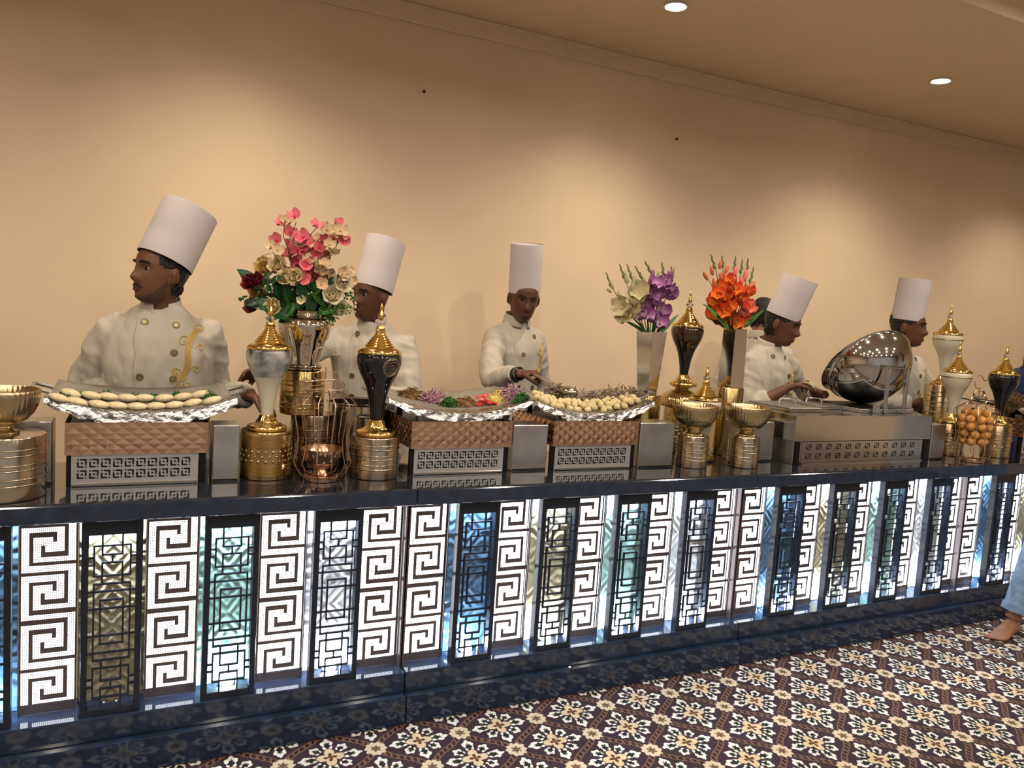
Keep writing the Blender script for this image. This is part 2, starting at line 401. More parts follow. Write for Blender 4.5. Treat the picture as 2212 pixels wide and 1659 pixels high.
LW, LH0, LH1 = 0.166, 0.181, 0.796      # lattice frame
def lattice_meshes():
    fr = MB(); s_ = 0.018; d = 0.034
    fr.box(0, s_, 0, d, LH0, LH1); fr.box(LW - s_, LW, 0, d, LH0, LH1)
    fr.box(s_, LW - s_, 0, d, LH1 - 0.048, LH1); fr.box(s_, LW - s_, 0, d, LH0, LH0 + 0.022)
    ow = LW - 2 * s_; z1 = LH1 - 0.048; oh = z1 - (LH0 + 0.022); t = 0.0052
    b = MB()
    def H(y, x0, x1): b.box(s_ + x0 * ow - (t / 2 if x0 > 0 else 0), s_ + x1 * ow + (t / 2 if x1 < 1 else 0), 0.003, 0.011, z1 - y * oh - t / 2, z1 - y * oh + t / 2)
    def Vv(x, y0, y1): b.box(s_ + x * ow - t / 2, s_ + x * ow + t / 2, 0.0025, 0.0115, z1 - y1 * oh, z1 - y0 * oh)
    for fl in (0, 1):
        F = (lambda y: 1 - y) if fl else (lambda y: y)
        VV = lambda x, a, c: Vv(x, min(F(a), F(c)), max(F(a), F(c)))
        for x in (0.29, 0.71): VV(x, 0, 0.113); VV(x, 0.159, 0.28)
        for x in (0.12, 0.88): VV(x, 0.062, 0.238)
        H(F(0.062), 0.12, 0.88); H(F(0.113), 0.29, 0.71); VV(0.5, 0.113, 0.159); H(F(0.159), 0.29, 0.71)
        H(F(0.234), 0.12, 0.88)
        for y in (0.127, 0.170): H(F(y), 0, 0.12); H(F(y), 0.88, 1)
        H(F(0.28), 0.12, 0.88); H(F(0.323), 0, 1); H(F(0.422), 0, 1); H(F(0.374), 0.26, 0.74)
    for x in (0.12, 0.88): Vv(x, 0.28, 0.72)
    for x in (0.26, 0.74): Vv(x, 0.374, 0.626)
    a = fr.mesh('lattice_frame', bevel=0.0015); a.materials.append(M_BLACKMETAL)
    c = b.mesh('lattice_bars', weld=False); c.materials.append(M_BLACKMETAL)
    return a, c
LATF, LATB = lattice_meshes()

GAP = KEYP - KEYW
def wave(u, v):
    x = (u - 0.5) * GAP; z = 0.182 + v * 0.615
    dz = abs(((z - 0.11) % 0.155) - 0.0775); dd = abs(x) * 1.15 + dz
    ring = math.cos(2 * PI * dd / 0.036)
    cx = abs(x) - 0.075; side = math.cos(2 * PI * math.hypot(cx * 1.3, dz - 0.0775) / 0.036)
    k = 1 / (1 + math.exp((abs(x) - 0.055) * 140))
    return (x, -0.003 * (ring * k + side * (1 - k)), z)
GLASSMESH = MB().grid(44, 150, wave).mesh('glass_pane', smooth=180)
def glassmat(n, c): return mat(n, c, 0.10, coat=0.7, spec=0.7)
GLASSES = [glassmat('dark_blue_wave_glass', (0.06, 0.13, 0.22)), glassmat('amber_wave_glass', (0.42, 0.39, 0.26)),
           glassmat('teal_wave_glass', (0.36, 0.64, 0.58)), glassmat('clear_wave_glass', (0.80, 0.86, 0.92))]
PUCKB = MB().lathe([(0.024, 0), (0.027, 0.006), (0.026, 0.020), (0.024, 0.022)], 24).mesh('puck_body', smooth=40); PUCKB.materials.append(M_CHROME)
PUCKL = MB().lathe([(0.024, 0.022), (0.0235, 0.034), (0.018, 0.044), (0.009, 0.050), (0.0, 0.051)], 24).mesh('puck_lens', smooth=60); PUCKL.materials.append(M_PUCK)
TOPLED = MB().box(-0.085, 0.085, 0.105, 0.135, 0.790, 0.797).mesh('top_light'); TOPLED.materials.append(mat('cool_strip_led', (0.9, 0.9, 0.9), 0.5, emit=(0.85, 0.93, 1.0), estr=STRIP_E))
M_PUCKDIM = mat('failing_spot_lens', (0.9, 0.9, 0.9), 0.3, emit=(0.85, 0.93, 1.0), estr=4.0)

unit_words = ['under the patty griddle', 'under the two foil-lined griddles', 'under the steel chafing station', 'under the white and black urns']
top_words = ['carrying the patty griddle', 'carrying the two foil-lined griddles', 'carrying the steel chafing station', 'carrying the white and black urns']
glass_words = ['dark blue wave glass', 'amber wave glass', 'teal wave glass', 'clear wave glass']
for ui, X0 in enumerate(SEAMS):
    t = thing('buffet_counter_unit', (X0, FRONT, 0), 'navy counter unit with lit meander panels ' + unit_words[ui], 'counter', 'lit buffet counter units')
    MB().box(0.0015, UNITW - 0.0015, 0, 0.60, 0, 0.106).build('plinth', M_NAVY, t, bevel=0.002)
    MB().box(0.0015, UNITW - 0.0015, 0.028, 0.60, 0.106, 0.181).build('ledge', M_NAVY, t, bevel=0.003)
    MB().box(0.002, UNITW - 0.002, 0.175, 0.58, 0.181, 0.7985).build('carcass', M_BLACKMETAL, t)
    for sx in (0.003, UNITW - 0.009): MB().box(sx, sx + 0.006, 0.08, 0.17, 0.181, 0.7985).build('end_strip', M_PERF, t)
    for k in range(5):
        x = KEYO + k * KEYP
        kp = link('key_panel', KEYMESH, None, t, (x, 0.11, 0)); kp['label'] = 'perforated metal sheet with lit meander pattern'
        link('backlight', KEYLED, None, kp); link('back_plate', KEYBACK, None, kp)
        link('edge_strip', KEYEDGE, None, kp, (-0.0026, 0, 0)); link('edge_strip', KEYEDGE, None, kp, (KEYW + 0.0001, 0, 0))
    for k in range(4):
        xc = KEYO + KEYW + GAP / 2 + k * KEYP
        g = link('glass_pane', GLASSMESH, GLASSES[k], t, (xc, 0.152, 0)); g['label'] = 'embossed ' + glass_words[k]
        lf = link('lattice_frame', LATF, None, t, (xc - LW / 2, 0.040, 0)); link('lattice_bars', LATB, None, lf)
        pk = link('puck_light', PUCKB, None, t, (xc, 0.100, 0.1812)); pk['label'] = 'small round cool white spotlight'
        lens = link('puck_lens', PUCKL, None, pk)
        if ui == 0 and k == 1: lens.scale = (1, 1, 0.4); lens.material_slots[0].link = 'OBJECT'; lens.material_slots[0].material = M_PUCKDIM
        link('top_light', TOPLED, None, t, (xc, 0, 0))
    tp = thing('granite_worktop', (X0, FRONT, 0), 'glossy black worktop slab with navy edge ' + top_words[ui], 'worktop', 'counter worktops')
    MB().box(0.001, UNITW - 0.001, 0, 0.185, 0.8, 0.854).build('front_slab', M_NAVY, tp, bevel=0.003)
    MB().box(0.001, UNITW - 0.001, 0.188, 0.60, 0.8, TOPZ).build('rear_slab', M_TOP, tp, bevel=0.002)
    MB().box(0.001, UNITW - 0.001, 0.0045, 0.184, 0.8541, 0.8600).build('polished_face', M_TOP, tp)
    MB().box(0.001, UNITW - 0.001, 0.1852, 0.1878, 0.83, 0.8604).build('joint_strip', M_CHROME, tp)
# a small white crumb lying on the plinth edge
p = at(1231, 1443, Z=0.108)
tag(MB().ell((p.x, FRONT + 0.012, 0.1105), (0.006, 0.005, 0.0045), 8, 6, jit=0.2).build('food_crumb', M_WHITEPAINT), 'tiny white crumb on the navy plinth edge', 'crumb')

# ================================================================ things on the counter
def X_at(px, py, Y): return at(px, py, Y=Y).x

# ---- ringed drums
def drum(x, y, z, r, h, label, m=M_BRASSD, rings=True, cat='stand', group='round display stands', dimpled=False, fr=(0.19, 0.28, 0.43, 0.51, 0.65, 0.75)):
    t = thing('display_drum', (x, y, z), label, cat, group)
    prof = [(r - 0.003, 0), (r, 0.003)]
    if dimpled:
        for a, b in ((0.08, 0.32), (0.68, 0.92)):
            n = 8
            for i in range(n):
                zz = h * (a + (b - a) * i / n); dz = h * (b - a) / n
                prof += [(r, zz), (r + 0.0016, zz + dz * 0.3), (r + 0.0016, zz + dz * 0.55), (r, zz + dz * 0.85)]
            prof += [(r, h * b + 0.001)]
    prof += [(r, h - 0.004), (r - 0.002, h), (r - 0.006, h), (0, h)]
    MB().lathe(prof, 56).build('shell', m, t, smooth=35)
    if dimpled:
        for row_ in range(3):
            for k in range(22):
                a = 2 * PI * (k + 0.5 * (row_ % 2)) / 22
                zz = h * (0.40 + 0.10 * row_)
                b = MB().ell((r * math.cos(a), r * math.sin(a), zz), (0.0035, 0.0055, 0.0055), 8, 6, rot=Matrix.Rotation(a, 3, 'Z'))
                b.build('stud', m, t, smooth=180)
    elif rings:
        for f in fr:
            MB().tube([((r + 0.0004) * math.cos(2 * PI * k / 48), (r + 0.0004) * math.sin(2 * PI * k / 48), h * (1 - f)) for k in range(48)], 0.0030, 6, closed=True).build('ring', m, t, smooth=180)
    return t

# ---- lidded urns
def urn(x, y, z, label, upper, lower, s_=1.0, cut=0.20, group='lidded urns', line=False, emblem=False):
    t = thing('lidded_urn', (x, y, z), label, 'urn', group)
    def P(l): return [(r * s_, zz * s_) for r, zz in l]
    fl = lambda t_, zz: 1 + (0.035 * math.cos(18 * t_) if 0.018 * s_ < zz < 0.05 * s_ else 0)
    MB().lathe(P([(0.066, 0), (0.069, 0.004), (0.069, 0.012), (0.064, 0.017), (0.050, 0.021), (0.038, 0.027), (0.031, 0.038), (0.0255, 0.052), (0.0235, 0.055), (0.0, 0.055)]), 72, flute=fl).build('foot', M_GOLD, t, smooth=60)
    body = [(0.0, 0.0545), (0.0215, 0.055), (0.0225, 0.075), (0.0265, 0.105), (0.0325, 0.135), (0.040, 0.162), (0.049, 0.185), (0.0585, 0.203), (0.0675, 0.221), (0.0745, 0.240), (0.0785, 0.258), (0.0790, 0.272), (0.0765, 0.2835), (0.0740, 0.287), (0.0, 0.287)]
    lo = [q for q in body if q[1] <= cut]; hi = [q for q in body if q[1] >= cut]
    def rr(zz):
        for a, b in zip(body[1:], body[2:]):
            if a[1] <= zz <= b[1]: return a[0] + (b[0] - a[0]) * (zz - a[1]) / (b[1] - a[1])
    lo += [(rr(cut), cut), (0, cut)]; hi = [(0, cut), (rr(cut), cut)] + hi
    MB().lathe(P(lo), 48).build('lower_body', lower, t, smooth=50)
    ub = MB().lathe(P(hi), 48).build('upper_body', upper, t, smooth=50)
    if line:
        MB().tube([(0.0792 * s_ * math.cos(2 * PI * k / 48), 0.0792 * s_ * math.sin(2 * PI * k / 48), 0.262 * s_) for k in range(48)], 0.003, 6, closed=True).build('band_line', M_BRASS, ub, smooth=180)
    if emblem:
        for rad in (0.030, 0.026, 0.018, 0.008):
            pts = []
            for k in range(36):
                a = 2 * PI * k / 36; th = -PI / 2 + 0.35 + rad / 0.075 * math.cos(a); zz = 0.245 + rad * math.sin(a)
                R = (rr(min(0.285, max(0.06, zz))) + 0.0004); pts.append((R * s_ * math.cos(th), R * s_ * math.sin(th), zz * s_))
            MB().tube(pts, 0.0011 if rad > 0.02 else 0.0008, 5, closed=True).build('emblem_ring', M_BRASS, ub, smooth=180)
        for k in range(28):
            a = 2 * PI * k / 28; th = -PI / 2 + 0.35 + 0.033 / 0.075 * math.cos(a); zz = 0.245 + 0.033 * math.sin(a); R = rr(zz) + 0.0003
            MB().ell((R * s_ * math.cos(th), R * s_ * math.sin(th), zz * s_), (0.0018, 0.0018, 0.0018), 6, 4).build('emblem_bead', M_BRASS, ub, smooth=180)
    lid = [(0.0, 0.2875), (0.0765, 0.2875), (0.0780, 0.291), (0.0765, 0.296), (0.071, 0.302), (0.062, 0.307), (0.052, 0.310)]
    R, zz = 0.050, 0.311
    for k in range(6):
        lid += [(R, zz), (R + 0.0012, zz + 0.003), (R - 0.0006, zz + 0.0062), (R - 0.0032, zz + 0.0068)]; R -= 0.0062; zz += 0.0082
    lid += [(0.0165, 0.361), (0.0160, 0.367), (0.0185, 0.369), (0.0150, 0.372), (0.0140, 0.382), (0.0125, 0.384), (0.0, 0.384)]
    fl2 = lambda t_, zz_: 1 + (0.03 * math.cos(16 * t_) if zz_ > 0.358 * s_ else 0)
    lo_ = MB().lathe(P(lid), 48, flute=fl2).build('lid', M_GOLD, t, smooth=40)
    kn = MB(); kn.lathe(P([(0.0, 0.384), (0.008, 0.385), (0.0175, 0.393), (0.0175, 0.397), (0.008, 0.405), (0.0, 0.4055)]), 10)
    kn.build('crystal_knob', M_CRYSTAL, lo_)
    MB().lathe(P([(0.006, 0.405), (0.0095, 0.409), (0.0105, 0.416), (0.0075, 0.428), (0.0042, 0.437), (0.0040, 0.442), (0.0058, 0.447), (0.0030, 0.455), (0.0012, 0.462), (0, 0.463)]), 20).build('finial', M_GOLD, lo_, smooth=60)
    return t

# ---- fluted pedestal bowls
def bowl(x, y, z, label, r=0.10, h=0.135, group='fluted pedestal bowls', flip=False, m=M_BRASS):
    t = thing('pedestal_bowl', (x, y, z), label, 'bowl', group)
    k = r / 0.1; s_ = h / 0.135
    foot = [(0.046, 0), (0.048, 0.004), (0.046, 0.008), (0.034, 0.012), (0.030, 0.017), (0.033, 0.021), (0.031, 0.026), (0.0, 0.026)]
    cup = [(0.028, 0.0255), (0.045, 0.030), (0.066, 0.044), (0.083, 0.064), (0.094, 0.088), (0.099, 0.112), (0.100, 0.133), (0.0985, 0.135), (0.097, 0.133), (0.0945, 0.112), (0.089, 0.090), (0.078, 0.068), (0.061, 0.050), (0.040, 0.038), (0.0, 0.034)]
    fx = (lambda l: [(rr * k, (0.135 - zz) * s_) for rr, zz in reversed(l)]) if flip else (lambda l: [(rr * k, zz * s_) for rr, zz in l])
    fl = lambda t_, zz: 1 + 0.008 * math.cos(44 * t_)
    MB().lathe(fx(foot), 48).build('foot', m, t, smooth=50)
    MB().lathe(fx(cup), 176, flute=fl).build('fluted_cup', m, t, smooth=70)
    return t

# far left: wide drum with a fluted bowl, cut by the frame
DY = 2.685; dx = X_at(101, 1000, DY) - 0.112
drum(dx, DY, TOPZ, 0.112, 0.185, 'wide brushed ringed drum under the fluted bowl beside the patty griddle')
bowl(dx - 0.004, DY, TOPZ + 0.185, 'fluted brass pedestal bowl on the wide ringed drum', r=0.100, h=0.130)
# urn pair
ux1 = X_at(573, 1000, 2.832)
drum(ux1, 2.832, TOPZ, 0.087, 0.166, 'gold drum with grooves and studded middle band under the marbled urn', m=M_GOLD if False else mat('pale_gold', (0.60, 0.46, 0.22), 0.16, 1.0), dimpled=True)
urn(ux1, 2.832, TOPZ + 0.166, 'cream and grey marbled urn with gold lid on the studded gold drum', M_MARBLE, M_CREAMGLAZE, 0.985, cut=0.19)
ux2 = X_at(808, 1000, 2.775)
drum(ux2, 2.775, TOPZ, 0.087, 0.152, 'ringed metal drum under the black urn beside the wire cage', m=M_BRASSD)
urn(ux2, 2.775, TOPZ + 0.152, 'black urn with gold lid and round emblem beside the wire cage', M_BLACKGLAZE, M_BLACKGLAZE, 1.04, emblem=True)
# big vase on two stacked drums
vx = X_at(653, 840, 3.0); vx2 = X_at(676, 940, 3.0)
drum(vx2, 3.0, TOPZ, 0.084, 0.200, 'dark ringed drum under the gold ringed drum behind the wire cage', m=mat('dark_brass', (0.30, 0.23, 0.17), 0.15, 1.0))
drum(vx, 3.0, TOPZ + 0.2002, 0.081, 0.164, 'gold ringed drum carrying the silver flower vase', m=mat('pale_gold', (0.60, 0.46, 0.22), 0.16, 1.0), fr=(0.22, 0.32, 0.47, 0.57, 0.74, 0.84))
VZ = TOPZ + 0.3643
t = thing('flower_vase', (vx, 3.0, VZ), 'tall silver vase with gold shields under the pink bouquet', 'vase')
MB().lathe([(0.060, 0), (0.066, 0.004), (0.066, 0.012), (0.056, 0.018), (0.056, 0.030), (0.066, 0.070), (0.080, 0.115), (0.094, 0.150), (0.099, 0.168), (0.094, 0.186), (0.076, 0.198), (0.062, 0.203), (0.060, 0.215), (0.066, 0.222), (0.064, 0.224), (0.057, 0.216), (0.057, 0.200), (0.0, 0.190)], 64).build('body', mat('silver_mirror', (0.70, 0.64, 0.56), 0.07, 1.0), t, smooth=50)
for k in range(6):
    a = -PI / 2 - 0.42 + k * PI / 3
    pts = MB()
    pts.ell((0.084 * math.cos(a), 0.084 * math.sin(a), 0.135), (0.010, 0.017, 0.032), 14, 10, rot=Matrix.Rotation(a, 3, 'Z') @ Matrix.Rotation(0.30, 3, 'Y'))
    pts.build('gold_shield', M_GOLD, t, smooth=180)
MB().tube([(0.0605 * math.cos(2 * PI * k / 40), 0.0605 * math.sin(2 * PI * k / 40), 0.014) for k in range(40)], 0.008, 8, closed=True).build('base_ring', mat('dark_brass', (0.3, 0.23, 0.17)), t, smooth=180)

# ---- wire cages shaped like a lantern, with hook
def wire_cage(x, y, z, label, s_=1.0):
    t = thing('wire_basket', (x, y, z), label, 'basket', 'rose copper wire baskets')
    MB().lathe([(0.058 * s_, 0), (0.061 * s_, 0.002), (0.061 * s_, 0.013), (0.057 * s_, 0.015), (0, 0.015)], 40).build('base_disc', M_ROSE, t, smooth=40)
    n = 12
    prof = [(0.050, 0.316), (0.062, 0.313), (0.110, 0.278), (0.098, 0.215), (0.086, 0.150), (0.090, 0.110), (0.101, 0.068), (0.088, 0.040), (0.072, 0.017), (0.050, 0.0155)]
    for k in range(n):
        a = 2 * PI * k / n + 0.13
        if abs(math.sin(a) + 1) < 0.06 and False: continue
        MB().tube([(r * s_ * math.cos(a), r * s_ * math.sin(a), zz * s_) for r, zz in prof], 0.0021, 6).build('wire_rib', M_ROSE, t, smooth=60)
    for (r, zz) in ((0.050, 0.316), (0.050, 0.0165)):
        MB().tube([(r * s_ * math.cos(2 * PI * k / 36), r * s_ * math.sin(2 * PI * k / 36), zz * s_) for k in range(36)], 0.0022, 6, closed=True).build('wire_ring', M_ROSE, t, smooth=180)
    for (hw, z0, z1) in ((0.068, 0.318, 0.352), (0.043, 0.354, 0.384)):
        rad = (z1 - z0) / 2; pts = []
        for k in range(13): a = -PI / 2 + PI * k / 12; pts.append(((hw - rad) + rad * math.cos(a), (z0 + z1) / 2 + rad * math.sin(a)))
        for k in range(13): a = PI / 2 + PI * k / 12; pts.append((-(hw - rad) + rad * math.cos(a), (z0 + z1) / 2 + rad * math.sin(a)))
        b = MB(); N = len(pts)
        for yy in (-0.007, 0.007):
            b.v += [(px * s_, yy, pz * s_) for px, pz in pts]
        for i in range(N): b.f.append((i, (i + 1) % N, N + (i + 1) % N, N + i))
        o = b.build('strap_loop', M_ROSE, t, smooth=60); md = o.modifiers.new('th', 'SOLIDIFY'); md.thickness = 0.0018
    hook = [(0.0, 0, 0.350), (0.0, 0, 0.395), (-0.002, 0, 0.400)]
    for k in range(15):
        a = math.radians(250 - 205 * k / 14); hook.append((-0.012 + 0.036 * math.cos(a), 0, 0.432 + 0.036 * math.sin(a)))
    hook += [(0.024, 0, 0.444), (0.036, 0, 0.440), (0.050, 0, 0.445)]
    MB().tube([(a * s_, b, c * s_) for a, b, c in hook], 0.0022, 8).build('hook', M_ROSE, t, smooth=60)
    return t
cx1 = X_at(697, 960, 2.745)
wire_cage(cx1, 2.745, TOPZ, 'empty rose copper wire basket with hook between the two urns')
t = thing('copper_bowl', (cx1, 2.745, TOPZ + 0.0152), 'small shiny copper bowl inside the empty wire basket', 'bowl')
MB().lathe([(0.026, 0), (0.028, 0.003), (0.022, 0.010), (0.018, 0.022), (0.030, 0.028), (0.050, 0.042), (0.064, 0.062), (0.072, 0.088), (0.074, 0.098), (0.0725, 0.099), (0.070, 0.088), (0.062, 0.064), (0.047, 0.045), (0.025, 0.033), (0, 0.030)], 48).build('cup', M_COPPER, t, smooth=50)
# steel pot behind the black urn
px_ = X_at(772, 880, 3.10)
t = thing('steel_pot', (px_, 3.10, TOPZ), 'wide plain steel pot behind the black urn', 'pot')
MB().lathe([(0.105, 0), (0.116, 0.01), (0.118, 0.225), (0.126, 0.232), (0.124, 0.236), (0.114, 0.230), (0.112, 0.10), (0, 0.10)], 48).build('body', M_STEELP, t, smooth=40)
for sg in (-1, 1): MB().tube([(-0.03, sg * 0.117, 0.19), (-0.025, sg * 0.150, 0.19), (0.025, sg * 0.150, 0.19), (0.03, sg * 0.117, 0.19)], 0.005, 8).build('handle', M_STEELP, t, smooth=50)

# ---- griddle stands: embossed copper band over a pierced steel front
M_SATIN = mat('satin_white_steel', (0.58, 0.58, 0.61), 0.36, 0.75)
def motif():
    b = MB(); q = 0.0026
    b.box(0, 5 * q, -0.0005, 0, 8 * q, 9.4 * q) if False else None
    b.box(3.2 * q, 9 * q, -0.0006, 0, 8 * q, 9.6 * q); b.box(7.4 * q, 9 * q, -0.0006, 0, 3.6 * q, 8 * q)
    b.box(0.6 * q, 2.2 * q, -0.0006, 0, 0.8 * q, 6.6 * q); b.box(2.2 * q, 6.2 * q, -0.0006, 0, 0.8 * q, 2.4 * q)
    b.box(4.0 * q, 5.8 * q, -0.0006, 0, 4.4 * q, 6.2 * q)
    b.box(0.8 * q, 2.2 * q, -0.0006, 0, 8.1 * q, 9.5 * q); b.box(7.5 * q, 8.9 * q, -0.0006, 0, 0.9 * q, 2.3 * q)
    me = b.mesh('cutout', weld=False); me.materials.append(M_DARKIRON); return me
MOTIF = motif()
def emboss_band(w_, h, m, t, y, x0, z0, ang=0.0):
    nx = max(6, int(round(w_ / 0.0225))); nz = 5
    def fn(u, v):
        i = int(round(u * nx)); j = int(round(v * nz))
        d = 0.0 if i in (0, nx) or j in (0, nz) else (-0.007 if (i + j) % 2 else 0.002)
        return (x0 + u * w_, y + d, z0 + v * h)
    return fn, nx, nz
def stand(xc, label, y0=2.75, depth=0.39, w_=0.415, z=TOPZ):
    t = thing('griddle_stand', (xc, y0, z), label, 'stand', 'copper banded griddle stands')
    h0, h1 = 0.102, 0.205; hw = w_ / 2
    b = MB()
    # copper band: embossed front and sides
    for (wd, mk) in ((w_, lambda q: (q[0] - hw, q[1], q[2])), (depth, lambda q: (-hw + q[1], depth - q[0], q[2])), (depth, lambda q: (hw - q[1], q[0], q[2]))):
        nx = max(6, 2 * int(round(wd / 0.0455))); nz = 6
        vs = []
        for j in range(nz + 1):
            for i in range(nx + 1):
                e = i in (0, nx) or j in (0, nz)
                d = 0.0 if e else (-0.0024 if (i + j) % 2 else 0.0008)
                vs.append(mk((wd * i / nx, d, h0 + (h1 - h0) * j / nz)))
        fs = []
        for j in range(nz):
            for i in range(nx):
                a, bq, c, dq = j * (nx + 1) + i, j * (nx + 1) + i + 1, (j + 1) * (nx + 1) + i + 1, (j + 1) * (nx + 1) + i
                fs += [(a, bq, c), (a, c, dq)] if (i + j) % 2 == 0 else [(a, bq, dq), (bq, c, dq)]
        b.add(vs, fs)
    b.build('copper_band', M_COPPER, t, weld=False)['label'] = 'copper band embossed with diamond points'
    pp = MB().box(-hw + 0.018, hw - 0.028, 0.010, 0.014, 0.0, h0 + 0.004).build('pierced_panel', M_SATIN, t)
    n = 10; pit = (w_ - 0.080) / n
    for r_ in range(2):
        for k in range(n):
            o = link('cutout', MOTIF, None, pp, (-hw + 0.032 + k * pit, 0.0099, 0.022 + r_ * 0.036)); o.scale = (pit / 0.0272, 1, 1.2)
    for sx in (-1, 1):
        for yy in (0.016, depth - 0.02): MB().box(sx * (hw - 0.014) - 0.010, sx * (hw - 0.014) + 0.010, yy, yy + 0.02, 0, h0 + 0.002).build('leg', M_DARKIRON, t, bevel=0.001)
    MB().box(-hw + 0.02, hw - 0.03, 0.004, 0.02, 0, 0.010).build('bottom_rail', M_STEELP, t, bevel=0.002)
    MB().box(-hw + 0.01, hw - 0.01, 0.012, depth - 0.005, h0 + 0.01, h1 - 0.012).build('burner_tray', M_DARKIRON, t)
    for yy in (0.06, depth - 0.06):
        for sx in (-1, 1):
            MB().box(sx * 0.15 - 0.013, sx * 0.15 + 0.013, yy, yy + 0.03, h1 - 0.013, h1 + 0.0205).build('support_block', M_STEEL, t, bevel=0.002)
    return t
XS = [0.0285, 1.149, 1.750]
stand(XS[0], 'copper banded griddle stand under the patties')
stand(XS[1], 'copper banded griddle stand under the chopped onion and tomato heaps')
stand(XS[2], 'copper banded griddle stand under the peeled dumplings')
stand(4.84, 'copper banded griddle stand under the dark spiced heap beside the black urn')
TR = [(0.045, 0.275), (1.158, 0.290), (1.760, 0.283), (4.86, 0.28)]
def tray_z(i, x, y):
    xc, hw = TR[i]; q = (x - xc)
    return 1.086 + (0.64 - 0.75 * max(0.0, y - 2.80)) * q * q + 0.085 * (y - 2.80)
tl = ['curved grey steel griddle plate with foil edge holding the patties', 'curved grey griddle plate with foil edge holding onion and tomato heaps', 'curved grey griddle plate with ragged foil holding peeled dumplings', 'curved grey griddle plate holding the dark spiced heap']
for i, (xc, hw) in enumerate(TR):
    t = thing('griddle_plate', (xc, 2.79, 1.088), tl[i], 'griddle', 'curved griddle plates')
    o = MB().grid(24, 10, lambda u, v: ((u - 0.5) * 2 * hw, v * 0.41, tray_z(i, xc + (u - 0.5) * 2 * hw, 2.79 + v * 0.41) - 1.088)).build('plate', M_TAWA, t, smooth=60)
    md = o.modifiers.new('th', 'SOLIDIFY'); md.thickness = 0.004; md.offset = -1
    for sx in (-1, 1):
        if (i, sx) in ((1, 1), (2, -1)): continue
        pts = []
        for (a, b) in ((-0.004, 0.10), (0.045, 0.10), (0.052, 0.108), (0.052, 0.205), (0.045, 0.213), (-0.004, 0.213)):
            pts.append((sx * (hw + a), b, tray_z(i, xc + sx * hw, 2.79 + b) - 1.088 + 0.003 + 0.3 * max(0, a)))
        MB().tube(pts, 0.0065, 8).build('handle', M_TAWA, t, smooth=60)
    # crumpled foil folded over the front rim
    rng = random.Random(40 + i); nu, nv = 110, 12
    drop = [0.050, 0.038, 0.046, 0.03][i]
    def foil(u, v):
        q = (u - 0.5) * 2.06; x = q * hw; zc = tray_z(i, xc + x, 2.79) - 1.088
        s_ = v * (0.05 + drop)
        dr = drop * (1 - 0.55 * abs(q) ** 1.5) / drop
        if s_ < 0.05: yy, zz = 0.05 - s_, 0.005 + 0.11 * (0.05 - s_)
        else: yy, zz = -0.004 - 0.18 * (s_ - 0.05), 0.005 - (s_ - 0.05) * dr
        n1 = noise.noise(Vector((x * 45, s_ * 55, i * 9.1))); n2 = noise.noise(Vector((x * 130, s_ * 120, i * 3.3 + 5)))
        jag = 0.010 * noise.noise(Vector((x * 30, 7.7 + i, 0))) if v > 0.95 else 0
        return (x, yy + 0.005 * n1 + 0.0025 * n2, zc + zz + 0.004 * n2 + 0.003 * n1 + jag)
    o = MB().grid(nu, nv, foil).build('foil_edge', M_FOIL, t, smooth=25); o['label'] = 'crumpled silver foil'
# plain filler boxes between the stands
for (x0, x1, y0, h, lb) in ((-0.335, -0.215, 2.80, 0.20, 'plain polished steel box between wide drum and patty griddle stand'),
                            (0.252, 0.338, 2.765, 0.192, 'plain grey steel box between patty stand and studded drum'),
                            (1.372, 1.530, 2.772, 0.186, 'plain grey steel box between the two foil-lined griddle stands'),
                            (1.968, 2.148, 2.752, 0.196, 'plain grey steel box between dumpling stand and fluted bowl'),
                            (2.560, 2.775, 2.800, 0.19, 'plain grey steel box between fluted bowl and chafing station'),
                            (3.790, 3.900, 2.715, 0.185, 'plain grey steel box between chafing station and white urn')):
    t = thing('filler_box', ((x0 + x1) / 2, y0, TOPZ), lb, 'box', 'plain filler boxes'); hw = (x1 - x0) / 2
    dp = 0.11
    MB().box(-hw, hw, 0, dp, 0, h).build('casing', M_STEEL, t, bevel=0.003)
    MB().box(-hw + 0.004, hw - 0.004, -0.0015, 0.0, 0.004, 0.009).build('bottom_seam', M_DARKIRON, t)

# ---- bowls on ringed drums, right of centre
bx = X_at(1496, 960, 2.757)
drum(bx, 2.757, TOPZ, 0.069, 0.142, 'ringed brass drum under the fluted bowl beside the grey filler box')
bowl(bx, 2.757, TOPZ + 0.142, 'fluted brass pedestal bowl in front of the small cream urn')
bx2 = X_at(1607, 960, 2.722)
drum(bx2, 2.722, TOPZ, 0.069, 0.142, 'ringed brass drum under the fluted bowl beside the chafing station')
bowl(bx2 + 0.006, 2.722, TOPZ + 0.142, 'fluted brass pedestal bowl in front of the orange flower vase')
# urn on an upturned bowl
ix = X_at(1472, 850, 3.10)
drum(ix, 3.10, TOPZ, 0.080, 0.225, 'gold ringed drum under the upturned fluted bowl', m=M_BRASS)
bowl(ix, 3.10, TOPZ + 0.2252, 'upturned fluted gold bowl under the dark bronze urn', r=0.108, h=0.100, flip=True, m=mat('pale_gold', (0.6, 0.46, 0.22)))
urn(ix + 0.004, 3.10, TOPZ + 0.3254, 'dark bronze urn with black stem and gold lid on an upturned bowl', M_BRONZEGL, M_BLACKGLAZE, 1.0, cut=0.19)
urn(X_at(1524, 850, 2.885), 2.885, TOPZ, 'small cream urn with gold lid standing behind the fluted bowls', M_CREAMGLAZE, M_CREAMGLAZE, 0.975, cut=0.2)

